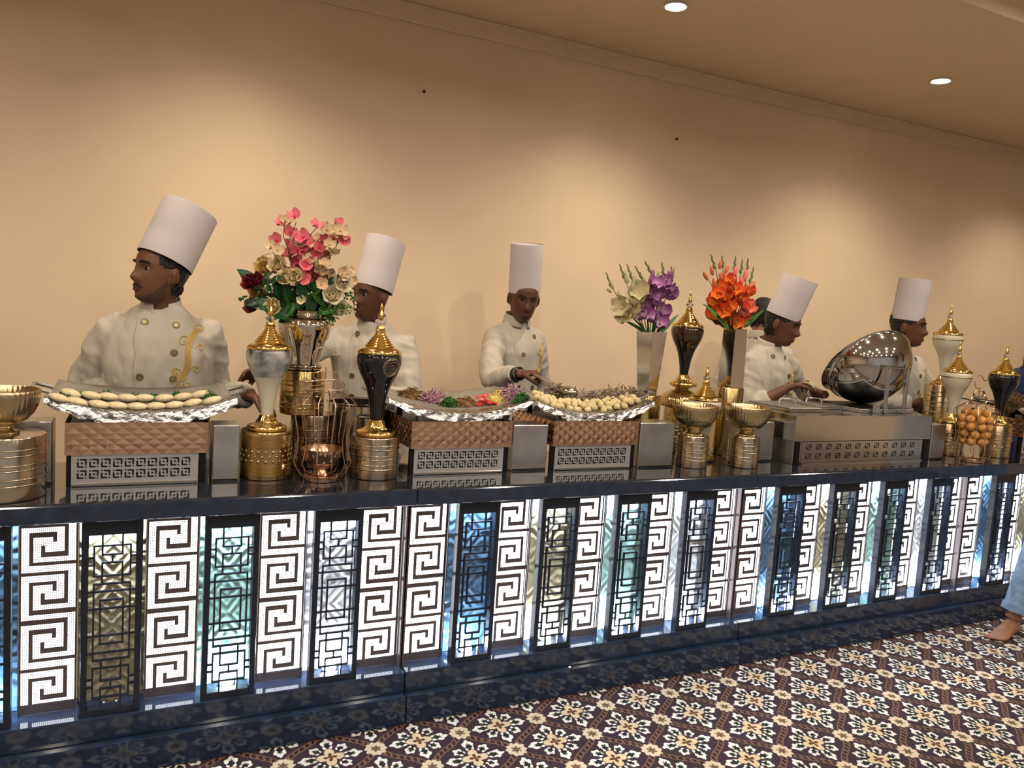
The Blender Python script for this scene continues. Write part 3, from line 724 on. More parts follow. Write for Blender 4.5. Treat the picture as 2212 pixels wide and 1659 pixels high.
# ---- square tapered steel vases
def square_vase(x, y, z, a, b, h, rz, label):
    t = thing('square_vase', (x, y, z), label, 'vase', 'square tapered steel vases', rz)
    def sq(s_, zz): return [Vector((s_ * c, s_ * d, zz)) for c, d in ((-1, -1), (1, -1), (1, 1), (-1, 1))]
    MB().loft([sq(a, 0), sq(a, 0.01), sq(b, h), sq(b - 0.002, h), sq(b - 0.004, h - 0.03)]).build('body', M_STEELP, t, bevel=0.0012)
    return t
gx = X_at(1390, 880, 3.0)
drum(gx + 0.012, 3.03, TOPZ, 0.084, 0.290, 'tall gold drum under the steel vase of purple flowers', m=mat('pale_gold', (0.6, 0.46, 0.22)), rings=False)
square_vase(gx + 0.012, 3.0, TOPZ + 0.290, 0.032, 0.050, 0.293, math.radians(14), 'square tapered steel vase holding the purple and white flowers')
gx2 = X_at(1577, 840, 3.0)
drum(gx2, 3.0, TOPZ, 0.066, 0.333, 'tall gold drum under the steel vase of orange flowers', m=mat('pale_gold', (0.6, 0.46, 0.22)), rings=False)
square_vase(gx2, 3.0, TOPZ + 0.333, 0.044, 0.040, 0.287, math.radians(4), 'square steel vase holding the orange flowers')

# ---- steel chafing station with flat lids and round dome lids
SX0, SX1, SY0, SY1 = 2.805, 3.762, 2.70, 3.16
t = thing('chafing_station', (SX0, SY0, TOPZ), 'long steel chafing station with pierced front below the dome lids', 'chafing station')
W4 = SX1 - SX0
MB().box(0, W4, 0, SY1 - SY0, 0.110, 0.236).build('upper_casing', M_STEELP, t, bevel=0.003)
MB().box(0.012, W4 - 0.012, 0.012, SY1 - SY0 - 0.01, 0.0, 0.110).build('lower_casing', M_STEEL, t, bevel=0.002)
pp = MB().box(0.06, W4 - 0.05, 0.006, 0.0119, 0.008, 0.108).build('pierced_panel', M_STEELP, t)
for r_ in range(2):
    for k in range(12):
        o = link('cutout', MOTIF, None, pp, (0.085 + k * 0.066, 0.0059, 0.024 + r_ * 0.045)); o.scale = (1.5, 1, 1.1)
for x in (0.018, W4 - 0.045): MB().box(x, x + 0.026, 0.002, 0.0119, 0, 0.11).build('corner_post', M_DARKIRON, t)
MB().box(0.06, W4 - 0.05, -0.002, 0.006, 0.0, 0.007).build('bottom_rail', M_CHROME, t)
# flat lids with loop handles
for (x0, x1, y0, y1, lb) in ((2.875, 3.125, 2.815, 3.13, 'flat steel lid with loop handle beside the orange flowers'), (3.14, 3.325, 2.90, 3.13, 'flat steel lid with loop handle next to the dome lids')):
    l = thing('flat_lid', ((x0 + x1) / 2, y0, TOPZ + 0.2365), lb, 'lid', 'flat steel lids'); hw = (x1 - x0) / 2; dp = y1 - y0
    MB().box(-hw, hw, 0, dp, 0, 0.012).build('rim', M_STEELP, l, bevel=0.002)
    MB().box(-hw + 0.015, hw - 0.015, 0.015, dp - 0.015, 0.012, 0.017).build('plate', mat('matt_grey_steel', (0.36, 0.36, 0.35), 0.4, 1.0), l, bevel=0.002)
    MB().tube([(-0.055, dp * 0.45, 0.016), (-0.055, dp * 0.45, 0.040), (-0.048, dp * 0.45, 0.047), (0.048, dp * 0.45, 0.047), (0.055, dp * 0.45, 0.040), (0.055, dp * 0.45, 0.016)], 0.0045, 8).build('loop_handle', M_CHROME, l, smooth=50)
well = thing('food_well', (3.53, 2.79, TOPZ + 0.2365), 'dark open chafing pan below the dome lids', 'pan')
MB().box(-0.20, 0.20, 0.0, 0.33, 0, 0.020).build('rim', M_STEEL, well, bevel=0.002)
MB().box(-0.185, 0.185, 0.015, 0.315, 0.0201, 0.022).build('pan_floor', M_DARKIRON, well)
def dome(c, axis, r, d, label):
    t = thing('dome_lid', c, label, 'lid', 'round steel dome lids')
    t.rotation_mode = 'QUATERNION'; t.rotation_quaternion = Vector((0, 0, 1)).rotation_difference(Vector(axis).normalized())
    R = (r * r + d * d) / (2 * d); prof = [(r + 0.006, -0.004), (r + 0.007, 0.0), (r, 0.003)]
    a0 = math.asin(min(1, r / R)) if d < r else PI / 2
    for k in range(1, 25):
        a = a0 * (1 - k / 24.0); prof.append((max(0.0, R * math.sin(a)), 0.003 + d - R + R * math.cos(a)))
    inner = [(max(0, q[0] - 0.004), q[1] - 0.004) for q in reversed(prof[2:])]
    MB().lathe(prof + inner[:-1] + [(r - 0.002, -0.004)], 64).build('dome', M_STEELP if False else mat('mirror_steel', (0.55, 0.54, 0.53), 0.07, 1.0), t, smooth=60)
    return t
dome(at(1878, 790, Y=2.98), (-0.10, -0.66, -0.45), 0.228, 0.185, 'polished steel dome lid leaning on the upright holder frame')
dome(at(1850, 785, Y=3.13), (0.02, -0.66, -0.52), 0.208, 0.09, 'polished steel dome lid behind the one leaning on the holder')
hf = thing('lid_holder', (3.545, 2.765, TOPZ + 0.2365), 'upright steel frame holding the dome lids', 'frame')
for sx in (-0.070, 0.070): MB().box(sx - 0.009, sx + 0.009, -0.008, 0.008, 0, 0.235).build('post', M_STEELP, hf, bevel=0.002)
MB().tube([(-0.085, 0, 0.235), (0.085, 0, 0.235)], 0.006, 8).build('cross_bar', M_STEELP, hf, smooth=50)
MB().box(-0.14, -0.115, -0.01, 0.015, 0.0, 0.05).build('latch_block', M_STEEL, hf, bevel=0.002)

# ---- right end: urns, basket of fried balls
ax_ = X_at(2040, 830, 3.0)
drum(X_at(2028, 880, 3.0), 3.0, TOPZ, 0.085, 0.372, 'tall ringed brass drum under the tall cream urn', m=M_BRASS, fr=(0.10, 0.17, 0.26, 0.33, 0.42, 0.50))
urn(X_at(2036, 830, 3.0), 3.0, TOPZ + 0.372, 'tall cream urn with brown line and gold lid on the tall ringed drum', M_CREAMGLAZE, M_CREAMGLAZE, 1.0, line=True)
bxx = X_at(2048, 960, 2.825)
drum(bxx, 2.825, TOPZ, 0.066, 0.176, 'narrow ringed gold drum under the cream urn beside the basket of fried balls', m=M_BRASS)
urn(bxx + 0.004, 2.825, TOPZ + 0.176, 'cream urn with brown line and gold lid beside the basket of fried balls', M_CREAMGLAZE, M_CREAMGLAZE, 0.98, line=True)
wx = X_at(2103, 950, 2.64)
wire_cage(wx, 2.64, TOPZ, 'rose copper wire basket filled with golden fried balls', 0.98)
kx = X_at(2150, 960, 2.74)
drum(kx, 2.74, TOPZ, 0.072, 0.178, 'ringed gold drum under the black urn beside the basket of fried balls', m=M_BRASS)
urn(kx + 0.003, 2.74, TOPZ + 0.178, 'black urn with gold lid beside the basket of fried balls', M_BLACKGLAZE, M_BLACKGLAZE, 0.98)
M_PURI = mat('golden_fried_dough', (0.55, 0.26, 0.07), 0.45, var=0.3, vscale=40, bump=0.2, bscale=120)
PURI = [MB().ell((0, 0, 0), (0.0235, 0.0235, 0.022), 14, 10, jit=0.03).mesh('fried_ball', smooth=180) for _ in range(3)]
for q in PURI: q.materials.append(M_PURI)
rng = random.Random(3)
for (zz, R, n) in ((0.110, 0.050, 6), (0.112, 0.0, 1), (0.150, 0.056, 7), (0.152, 0.0, 1), (0.190, 0.066, 8), (0.190, 0.022, 2), (0.228, 0.066, 8), (0.230, 0.022, 2), (0.262, 0.045, 4)):
    a0 = rng.uniform(0, 6)
    for k in range(n):
        a = a0 + 2 * PI * k / max(1, n)
        o = link('fried_ball', PURI[rng.randrange(3)], None, None, (wx + R * math.cos(a), 2.64 + R * math.sin(a), TOPZ + zz), (rng.uniform(0, 6), rng.uniform(0, 6), 0))
        tag(o, 'golden hollow fried ball piled inside the wire basket', 'fried snack', 'fried balls in the wire basket')

# ================================================================ food
def on_tray(i, px, py, lift=0.0):
    d = at(px, py, Y=1.0) - CAMP; best = None
    for k in range(140):
        y = 2.79 + 0.0029 * k; p = CAMP + d * y
        if p.z <= tray_z(i, p.x, y) + lift: best = p; break
    if best is None: best = CAMP + d * 3.15
    return Vector((best.x, best.y, tray_z(i, best.x, best.y)))
M_DOUGH = mat('pale_dough', (0.66, 0.56, 0.36), 0.55, var=0.14, vscale=45, bump=0.1, bscale=90)
PAT = [MB().ell((0, 0, 0), (0.0315, 0.023, 0.0135), 18, 10, jit=0.035).mesh('stuffed_patty', smooth=180) for _ in range(4)]
for q in PAT: q.materials.append(M_DOUGH)
rng = random.Random(11)
front_row = [(127, 862), (166, 868), (213, 874), (253, 877), (296, 879), (337, 878), (377, 876), (417, 871), (459, 866)]
back_row = [(152, 855), (197, 860), (234, 862), (275, 865), (312, 865), (355, 865), (396, 862), (433, 857)]
for r_, lst in enumerate((front_row, back_row)):
    for k, (px, py) in enumerate(lst):
        p = on_tray(0, px, py, 0.012); p.y += 0.012 * r_
        sl = math.atan(1.4 * (p.x - TR[0][0]))
        o = link('stuffed_patty', PAT[rng.randrange(4)], None, None, p + Vector((0, 0, 0.0125 + 0.006 * r_)), (0.1, -sl, rng.uniform(-0.25, 0.25)))
        tag(o, 'pale oval stuffed patty in the ' + ('front row along the foil edge' if r_ == 0 else 'back row speckled with green herbs'), 'patty', 'patties on the griddle')

def bits(name, i, spots, m, kind, n, label, cat, seed=0, size=0.008, hgt=0.03):
    """a loose heap: many small chopped pieces piled on the griddle plate, spots = (px, py, radius m)"""
    rg = random.Random(seed); b = MB()
    for (px, py, R) in spots:
        c = on_tray(i, px, py)
        for k in range(n):
            a = rg.uniform(0, 2 * PI); q = math.sqrt(rg.random()); x = c.x + R * q * math.cos(a); y = c.y + 0.7 * R * q * math.sin(a) + 0.3 * R
            z = tray_z(i, x, y) + 1.3 * hgt * (1 - q * q) * rg.uniform(0.25, 1.0) + size * 0.4
            R3 = Quaternion((rg.gauss(0, 1), rg.gauss(0, 1), rg.gauss(0, 1), rg.gauss(0, 1))).normalized().to_matrix()
            if kind == 'strip':
                L = size * rg.uniform(1.4, 2.6); ben = rg.uniform(-0.4, 0.4) * L
                pts = [Vector((x, y, z)) + R3 @ Vector(v) for v in ((-L, 0, 0), (0, ben, 0), (L, 0, 0))]
                b.tube(pts, size * 0.17, 4)
            elif kind == 'leaf':
                vs = [Vector((x, y, z)) + R3 @ Vector(v) * size for v in ((-1, 0, 0), (0, 0.5, 0.15), (1, 0, 0), (0, -0.5, 0.15))]
                b.add(vs, [(0, 1, 2), (0, 2, 3)])
            else:
                vs = [Vector((x, y, z)) + R3 @ Vector(v) * size * rg.uniform(0.6, 1.0) for v in ((1, 0, 0), (-0.6, 0.8, 0), (-0.6, -0.8, 0), (0, 0, 0.9), (0, 0, -0.9))]
                b.add(vs, [(0, 1, 3), (1, 2, 3), (2, 0, 3), (1, 0, 4), (2, 1, 4), (0, 2, 4)])
    if kind != 'leaf' and hgt > 0.012:
        for (px, py, R) in spots:
            c = on_tray(i, px, py); b.ell((c.x, c.y + 0.3 * R, tray_z(i, c.x, c.y + 0.3 * R) + 0.001), (R * 0.85, R * 0.6, hgt * 0.85), 16, 8, jit=0.06)
    return tag(b.build(name, m, weld=False), label, cat, kind='stuff')
M_GREEN = mat('chopped_green_herb', (0.05, 0.16, 0.035), 0.6, var=0.4, vscale=60)
M_ONION = mat('sliced_red_onion', (0.62, 0.42, 0.46), 0.4, var=0.3, vscale=70, col2=(0.20, 0.06, 0.12))
M_MINCE = mat('brown_mince', (0.20, 0.11, 0.04), 0.6, var=0.5, vscale=80)
M_YELL = mat('yellow_grated', (0.68, 0.55, 0.16), 0.5, var=0.2, vscale=80)
M_DKSHRED = mat('dark_shreds', (0.10, 0.07, 0.05), 0.5, var=0.6, vscale=80, col2=(0.35, 0.26, 0.2))
bits('herb_sprinkle', 0, [(145, 862, 0.03), (180, 862, 0.025), (230, 862, 0.03), (290, 866, 0.03), (330, 868, 0.03), (380, 864, 0.03), (450, 862, 0.03)], M_GREEN, 'leaf', 80, 'green chopped herbs scattered between the patties', 'herbs', 1, 0.0075, 0.020)
bits('mince_heap', 1, [(897, 864, 0.068)], M_MINCE, 'grain', 420, 'brown mince heap beside the spatula on the onion griddle', 'mince', 2, 0.006, 0.036)
bits('onion_heap', 1, [(940, 872, 0.055)], M_ONION, 'strip', 170, 'sliced red onion heap between mince and green herbs', 'onion', 3, 0.012, 0.034)
bits('herb_heap', 1, [(973, 881, 0.042)], M_GREEN, 'leaf', 800, 'dark green herb heap in the middle of the griddle', 'herbs', 4, 0.006, 0.032)
bits('mince_heap', 1, [(1006, 880, 0.056)], M_MINCE, 'grain', 340, 'brown mince heap between green herbs and tomato', 'mince', 5, 0.006, 0.032)
bits('grated_heap', 1, [(1073, 872, 0.046)], M_YELL, 'grain', 330, 'yellow grated heap between tomato and onion', 'grated topping', 6, 0.006, 0.042)
bits('onion_heap', 1, [(1103, 864, 0.055)], M_ONION, 'strip', 170, 'sliced red onion heap between yellow heap and herbs', 'onion', 7, 0.012, 0.040)
bits('herb_heap', 1, [(1127, 868, 0.038)], M_GREEN, 'leaf', 600, 'green herb heap at the edge beside the red onion', 'herbs', 8, 0.006, 0.028)
M_TOM = mat('cut_tomato', (0.62, 0.055, 0.03), 0.3, var=0.25, vscale=50, coat=0.3)
rng = random.Random(21)
TW = MB(); TW.add([(-0.014, 0, 0), (0.014, 0, 0), (0, 0.008, 0), (0, -0.008, 0), (0, 0, 0.012), (-0.008, 0.005, 0.009), (0.008, -0.005, 0.009)], [(0, 3, 2), (1, 2, 3), (0, 2, 5), (5, 2, 4), (2, 1, 4), (1, 6, 4), (1, 3, 6), (3, 4, 6), (0, 5, 4), (0, 4, 3)])
TWM = TW.mesh('tomato_wedge', smooth=50); TWM.materials.append(M_TOM)
for k in range(34):
    px, py = rng.gauss(1046, 12), 880 - abs(rng.gauss(0, 6)); p = on_tray(1, px, py)
    o = link('tomato_wedge', TWM, None, None, p + Vector((0, 0.006 * rng.random(), 0.006 + 0.026 * math.exp(-((px - 1046) / 11) ** 2) * rng.random())), (rng.uniform(-1, 1), rng.uniform(-1, 1), rng.uniform(0, 6)))
    tag(o, 'red cut tomato wedge piled between mince and yellow heap', 'tomato', 'tomato wedges')
M_POT = mat('peeled_pale_dumpling', (0.66, 0.54, 0.30), 0.45, var=0.12, vscale=60)
POT = [MB().ell((0, 0, 0), (0.0165, 0.0150, 0.0135), 10, 7, jit=0.12).mesh('peeled_dumpling', smooth=180) for _ in range(4)]
for q in POT: q.materials.append(M_POT)
rng = random.Random(5)
for row_, (n, yoff, zoff) in enumerate(((19, 0.045, 0.011), (20, 0.068, 0.020), (19, 0.092, 0.026), (16, 0.118, 0.026))):
    for k in range(n):
        q = (k + 0.5) / n * 2 - 1
        x = TR[2][0] + q * (TR[2][1] - 0.035) + rng.uniform(-0.011, 0.011); y = 2.79 + yoff + rng.uniform(-0.012, 0.012)
        o = link('peeled_dumpling', POT[rng.randrange(4)], None, None, (x, y, tray_z(2, x, y) + zoff + rng.uniform(-0.003, 0.009)), (rng.uniform(0, 6), rng.uniform(0, 6), rng.uniform(0, 6)))
        tag(o, 'pale peeled dumpling heaped behind the ragged foil edge', 'dumpling', 'dumplings on the griddle')
bits('dark_shreds', 2, [(1190, 862, 0.045), (1208, 864, 0.04), (1340, 863, 0.06), (1310, 872, 0.05), (1370, 865, 0.04), (1275, 874, 0.06), (1240, 876, 0.05), (1330, 876, 0.05)], M_DKSHRED, 'strip', 55, 'dark shredded topping strewn over the peeled dumplings', 'shreds', 9, 0.013, 0.042)
bits('spiced_heap', 3, [(2185, 880, 0.075), (2200, 880, 0.07), (2165, 888, 0.04)], mat('dark_spiced_mix', (0.12, 0.07, 0.025), 0.6, var=0.6, vscale=60), 'grain', 420, 'dark brown spiced heap on the griddle beside the black urn', 'spiced mix', 10, 0.008, 0.07)
for (px, py) in ((2188, 893), (2205, 866), (2180, 890), (2195, 892)):
    p = on_tray(3, px, py)
    tag(link('tomato_wedge', TWM, None, None, p + Vector((0, -0.01, 0.03)), (0.3, 0.2, 1)), 'red cut tomato wedge on the dark spiced heap', 'tomato', 'tomato on the spiced heap')
# spatulas lying on the griddle with the heaps
def spatula(a, b, label, blade=0.05):
    a = Vector(a); b = Vector(b); t = thing('steel_spatula', b, label, 'spatula', 'steel spatulas'); d = (a - b)
    MB().tube([d, d * 0.55, d * 0.12], 0.0048, 8).build('handle', M_STEELP, t, smooth=50)
    dn = d.normalized(); sd = dn.cross(Vector((0, 0, 1))).normalized()
    vs = [dn * 0.02 + sd * 0.012, dn * 0.02 - sd * 0.012, -dn * blade - sd * 0.03, -dn * blade + sd * 0.03]
    o = MB().add(vs, [(0, 1, 2, 3)]).build('blade', M_STEELP, t); md = o.modifiers.new('th', 'SOLIDIFY'); md.thickness = 0.002
    return t
pa = on_tray(1, 888, 862); spatula(at(856, 846, Y=3.02), pa + Vector((0, 0.03, 0.03)), 'steel spatula stuck in the brown mince heap')
pb = on_tray(1, 1098, 862); spatula(at(1064, 836, Y=3.12), pb + Vector((0, 0.03, 0.035)), 'steel spatula stuck in the red onion heap')

# ================================================================ flowers
def petal_mat(name, inner, outer, rad):
    m = bpy.data.materials.new(name); m.use_nodes = True; nt = m.node_tree; b = nt.nodes['Principled BSDF']
    tc = nt.nodes.new('ShaderNodeTexCoord'); ln = nt.nodes.new('ShaderNodeVectorMath'); ln.operation = 'LENGTH'
    nt.links.new(tc.outputs['Object'], ln.inputs[0])
    mr = nt.nodes.new('ShaderNodeMapRange'); mr.inputs[1].default_value = rad * 0.15; mr.inputs[2].default_value = rad
    nt.links.new(ln.outputs['Value'], mr.inputs[0])
    mx = nt.nodes.new('ShaderNodeMix'); mx.data_type = 'RGBA'; mx.inputs[6].default_value = (*inner, 1); mx.inputs[7].default_value = (*outer, 1)
    nt.links.new(mr.outputs[0], mx.inputs[0]); nt.links.new(mx.outputs[2], b.inputs['Base Color'])
    b.inputs['Roughness'].default_value = 0.55; b.inputs['Specular IOR Level'].default_value = 0.25
    return m
def blossom(name, n, R, layers=1, cup=0.5, wide=0.55, ruffle=0.06, seed=0):
    rg = random.Random(seed); b = MB()
    for L in range(layers):
        k = 1 - 0.28 * L; cu = cup + 0.45 * L
        for i in range(n):
            a = 2 * PI * (i + 0.5 * (L % 2)) / n + rg.uniform(-0.12, 0.12); tw = rg.uniform(-0.2, 0.2)
            ca, sa = math.cos(a), math.sin(a); ph = rg.uniform(0, 6)
            def fn(u, v):
                q = v; w_ = R * k * wide * math.sin(PI * min(1, 0.12 + 0.80 * q)) * (u - 0.5) * 2
                rad = R * k * q * math.cos(cu * q * 0.9) + 0.002; z = R * k * q * math.sin(cu * q * 0.9) + ruffle * R * math.sin(4 * u * PI + ph) * q - 0.10 * R * abs(u - 0.5) * q + tw * w_ * 0.5
                return (rad * ca - w_ * sa, rad * sa + w_ * ca, z)
            b.grid(4, 5, fn)
    b.ell((0, 0, 0.10 * R), (0.13 * R, 0.13 * R, 0.20 * R), 8, 5)
    return b.mesh(name, smooth=60, weld=False)
B_CH = [blossom('cherry_blossom', 5, 0.026, 1, 0.75, 0.50, 0.08, s) for s in range(3)]
B_RO = [blossom('rose_blossom', 6, 0.040, 3, 0.75, 0.60, 0.10, 10 + s) for s in range(2)]
B_GL = [blossom('gladiolus_blossom', 6, 0.046, 1, 0.95, 0.48, 0.10, 20 + s) for s in range(3)]
LEAF = MB().grid(4, 8, lambda u, v: ((u - 0.5) * 2 * 0.30 * math.sin(PI * min(1, v * 0.97 + 0.03)) ** 0.8, v, -0.25 * v * v + 0.12 * abs(u - 0.5))).mesh('leaf', smooth=60)
BLADE = MB().grid(2, 8, lambda u, v: ((u - 0.5) * 2 * 0.11 * (1 - v) ** 0.6 * min(1, v * 6 + 0.5), v, 0.12 * v * (1 - v) + 0.03 * abs(u - 0.5))).mesh('leaf', smooth=60)
BUD = MB().ell((0, 0, 0.5), (0.26, 0.26, 0.5), 10, 8).mesh('bud', smooth=180)
MLEAF = mat('dark_green_leaf', (0.018, 0.075, 0.022), 0.35, var=0.4, vscale=20); MLEAF2 = mat('fresh_green_leaf', (0.06, 0.20, 0.035), 0.4, var=0.3, vscale=20)
MSTEM = mat('brown_stem', (0.10, 0.065, 0.03), 0.6); MGSTEM = mat('green_stem', (0.13, 0.16, 0.05), 0.5)
PINK = petal_mat('pink_petal', (0.75, 0.10, 0.18), (0.80, 0.27, 0.30), 0.026); BLUSH = petal_mat('blush_petal', (0.62, 0.42, 0.26), (0.68, 0.52, 0.34), 0.026)
CREAMR = petal_mat('cream_rose_petal', (0.62, 0.48, 0.20), (0.72, 0.60, 0.38), 0.04); WHITER = petal_mat('white_rose_petal', (0.66, 0.58, 0.36), (0.76, 0.68, 0.50), 0.04)
WHITEB = petal_mat('white_small_petal', (0.62, 0.55, 0.25), (0.72, 0.66, 0.50), 0.026); YELR = petal_mat('yellow_petal', (0.60, 0.38, 0.10), (0.68, 0.50, 0.22), 0.04); BURG = petal_mat('burgundy_petal', (0.13, 0.01, 0.02), (0.16, 0.012, 0.025), 0.04)
PURP = petal_mat('purple_petal', (0.66, 0.42, 0.62), (0.30, 0.045, 0.29), 0.046); WHGL = petal_mat('white_gladiolus_petal', (0.66, 0.58, 0.30), (0.74, 0.66, 0.50), 0.046)
ORNG = petal_mat('orange_petal', (0.90, 0.34, 0.05), (0.86, 0.085, 0.045), 0.046); SALM = petal_mat('salmon_petal', (0.80, 0.30, 0.12), (0.80, 0.22, 0.20), 0.046)
MBUDW = mat('pale_green_bud', (0.40, 0.40, 0.22), 0.5); MBUDP = mat('purple_bud', (0.28, 0.10, 0.27), 0.5); MBUDO = mat('orange_bud', (0.62, 0.16, 0.06), 0.5); MBUDG = mat('green_bud', (0.17, 0.19, 0.06), 0.5)

def face(o, d, roll=0.0, flip=False):
    o.rotation_mode = 'QUATERNION'; o.rotation_quaternion = Vector((0, 0, 1)).rotation_difference(Vector(d).normalized()) @ Quaternion((0, 0, 1), roll)
def point_leaf(o, d, L, up=Vector((0, -0.6, 0.8))):
    y = Vector(d).normalized(); z = (up - y * up.dot(y)).normalized(); x = y.cross(z)
    o.rotation_mode = 'QUATERNION'; o.rotation_quaternion = Matrix((x, y, z)).transposed().to_quaternion(); o.scale = (L, L, L)

def bouquet(base, label, Y, flowers, leaves, stems_, sprigs=(), seed=1, spread=0.05):
    rg = random.Random(seed); t = thing('flower_bouquet', base, label, 'bouquet')
    base = Vector(base); camd = (CAMP - base).normalized()
    for (name, meshes, m, lst, k) in flowers:
        for (px, py) in lst:
            yy = Y + rg.uniform(-spread, spread); p = at(px, py, Y=yy) - base
            o = link(name, meshes[rg.randrange(len(meshes))], m, t, p)
            d = camd * 1.0 + p.normalized() * 0.7 + Vector((rg.uniform(-0.5, 0.5), rg.uniform(-0.3, 0.3), rg.uniform(-0.2, 0.6)))
            face(o, d, rg.uniform(0, 6)); s_ = 1.28 * k * rg.uniform(0.85, 1.12); o.scale = (s_, s_, s_)
    for (me, m, ax, ay, bx_, by_, Lk) in leaves:
        yy = Y + rg.uniform(-spread, spread) * 0.6; p = at(ax, ay, Y=yy); q = at(bx_, by_, Y=yy + rg.uniform(-0.04, 0.01))
        o = link('leaf', me, m, t, p - base); point_leaf(o, q - p, (q - p).length * Lk, Vector((rg.uniform(-0.4, 0.4), -0.8, 0.6)))
    for (pl, m, r) in stems_:
        pts = [Vector((rg.uniform(-0.012, 0.012), rg.uniform(-0.012, 0.012), -0.08))]
        yy = Y + rg.uniform(-spread, spread) * 0.7
        pts += [at(px, py, Y=Y + (yy - Y) * (i + 1) / len(pl)) - base for i, (px, py) in enumerate(pl)]
        MB().tube(pts, [r * (1 - 0.5 * i / len(pts)) for i in range(len(pts))], 6).build('stem', m, t, smooth=60)
    for (px, py, m, k, n) in sprigs:
        c = at(px, py, Y=Y - 0.03) - base; b = MB()
        for i in range(n):
            d = Vector((rg.gauss(0, 1), rg.gauss(0, 1), rg.gauss(0, 1))).normalized() * rg.uniform(0.4, 1) * 0.022 * k
            b.ell(c + d, (0.0045 * k,) * 3, 6, 4)
        b.build('berry_sprig', m, t, smooth=180)
    return t, base, rg
vm = Vector((vx, 3.0, VZ + 0.222))
pinks = [(637, 468), (612, 483), (626, 503), (655, 513), (684, 488), (731, 486), (742, 523), (690, 536), (643, 543), (619, 552), (636, 566), (656, 560), (664, 586), (652, 603), (700, 522), (630, 530), (672, 548), (646, 520), (640, 585), (658, 575), (626, 548), (668, 600)]
blush = [(586, 533), (600, 541), (707, 498), (722, 508), (741, 511), (712, 530), (722, 546), (702, 572), (692, 590), (616, 480), (700, 555), (686, 575), (735, 500)]
lv = []
for (a, b, c, d) in ((575, 640, 541, 588), (600, 640, 575, 600), (610, 650, 600, 605), (640, 670, 650, 615), (660, 670, 690, 610), (625, 690, 560, 640), (640, 670, 612, 640), (680, 680, 715, 625), (630, 660, 575, 618), (650, 690, 640, 640), (665, 680, 680, 640), (640, 690, 620, 655), (690, 680, 735, 640), (660, 650, 650, 600), (600, 660, 538, 650), (700, 680, 725, 690), (610, 670, 580, 690)):
    lv.append((LEAF, MLEAF if len(lv) % 3 else MLEAF2, a, b, c, d, 1.0))
lv += [(LEAF, MLEAF, 640, 670, 622, 702, 1.0), (LEAF, MLEAF, 655, 672, 605, 690, 1.0), (LEAF, MLEAF, 630, 665, 625, 610, 1.0), (LEAF, MLEAF, 700, 665, 718, 592, 1.0), (LEAF, MLEAF2, 700, 640, 745, 660, 1.0), (LEAF, MLEAF, 560, 625, 524, 582, 1.1)]
for k in range(26):
    a = random.Random(100 + k); x0, y0 = a.uniform(600, 710), a.uniform(630, 690); lv.append((LEAF, MLEAF if k % 2 else MLEAF2, x0, y0, x0 + a.uniform(-45, 45), y0 - a.uniform(5, 55), 1.0))
_rg = random.Random(77)
extra = [(_rg.gauss(655, 30), _rg.uniform(500, 610)) for _ in range(14)]; extra2 = [(_rg.gauss(690, 32), _rg.uniform(515, 620)) for _ in range(20)]; extra3 = [(_rg.uniform(570, 740), _rg.uniform(600, 665)) for _ in range(16)]
for k in range(30):
    x0, y0 = _rg.uniform(560, 740), _rg.uniform(600, 690); lv.append((LEAF, MLEAF2 if k % 3 == 0 else MLEAF, x0, y0, x0 + _rg.uniform(-28, 28), y0 - _rg.uniform(-5, 30), 1.0))
bouquet(vm, 'bouquet of pink blossom, cream roses and burgundy flowers in the silver vase', 3.0,
        [('cherry_blossom', B_CH, PINK, pinks + extra, 0.95), ('cherry_blossom', B_CH, BLUSH, blush + extra2, 0.88), ('cherry_blossom', B_CH, WHITEB, extra3, 0.62),
         ('rose_blossom', B_RO, YELR, [(574, 581), (560, 634)], 0.95), ('rose_blossom', B_RO, CREAMR, [(601, 577), (650, 605), (707, 611), (592, 662), (618, 600), (640, 600)], 0.78),
         ('rose_blossom', B_RO, WHITER, [(738, 612), (698, 652), (728, 667), (718, 640)], 0.95), ('rose_blossom', B_RO, BURG, [(541, 612), (546, 663), (556, 608)], 0.72)],
        lv, [([(635, 600), (620, 530), (640, 480)], MSTEM, 0.0022), ([(660, 610), (655, 560), (672, 505), (690, 485)], MSTEM, 0.0022), ([(680, 610), (712, 540), (742, 495)], MSTEM, 0.0024),
             ([(620, 600), (590, 545), (568, 552)], MSTEM, 0.002), ([(640, 590), (612, 510), (616, 475)], MSTEM, 0.002), ([(665, 600), (668, 545), (652, 500)], MSTEM, 0.002), ([(690, 600), (735, 515), (752, 500)], MSTEM, 0.002)],
        [(583, 624, WHITE := mat('white_berry', (0.70, 0.66, 0.48), 0.5), 1.0, 10), (641, 628, WHITE, 1.0, 10), (668, 630, WHITE, 0.9, 10), (690, 617, WHITE, 0.7, 7), (756, 640, MLEAF2, 1.0, 16), (760, 664, WHITE, 1.1, 14), (748, 672, MLEAF2, 1.0, 14), (528, 648, MLEAF, 1.0, 14), (720, 692, MLEAF2, 0.8, 12)], seed=3, spread=0.065)
def buds(t, base, Y, lst):
    for (px, py, qx, qy, m, w_) in lst:
        p = at(px, py, Y=Y); q = at(qx, qy, Y=Y); o = link('bud', BUD, m, t, p - base); face(o, q - p); L = (q - p).length * 1.1; o.scale = (w_ * 1.45, w_ * 1.45, L)
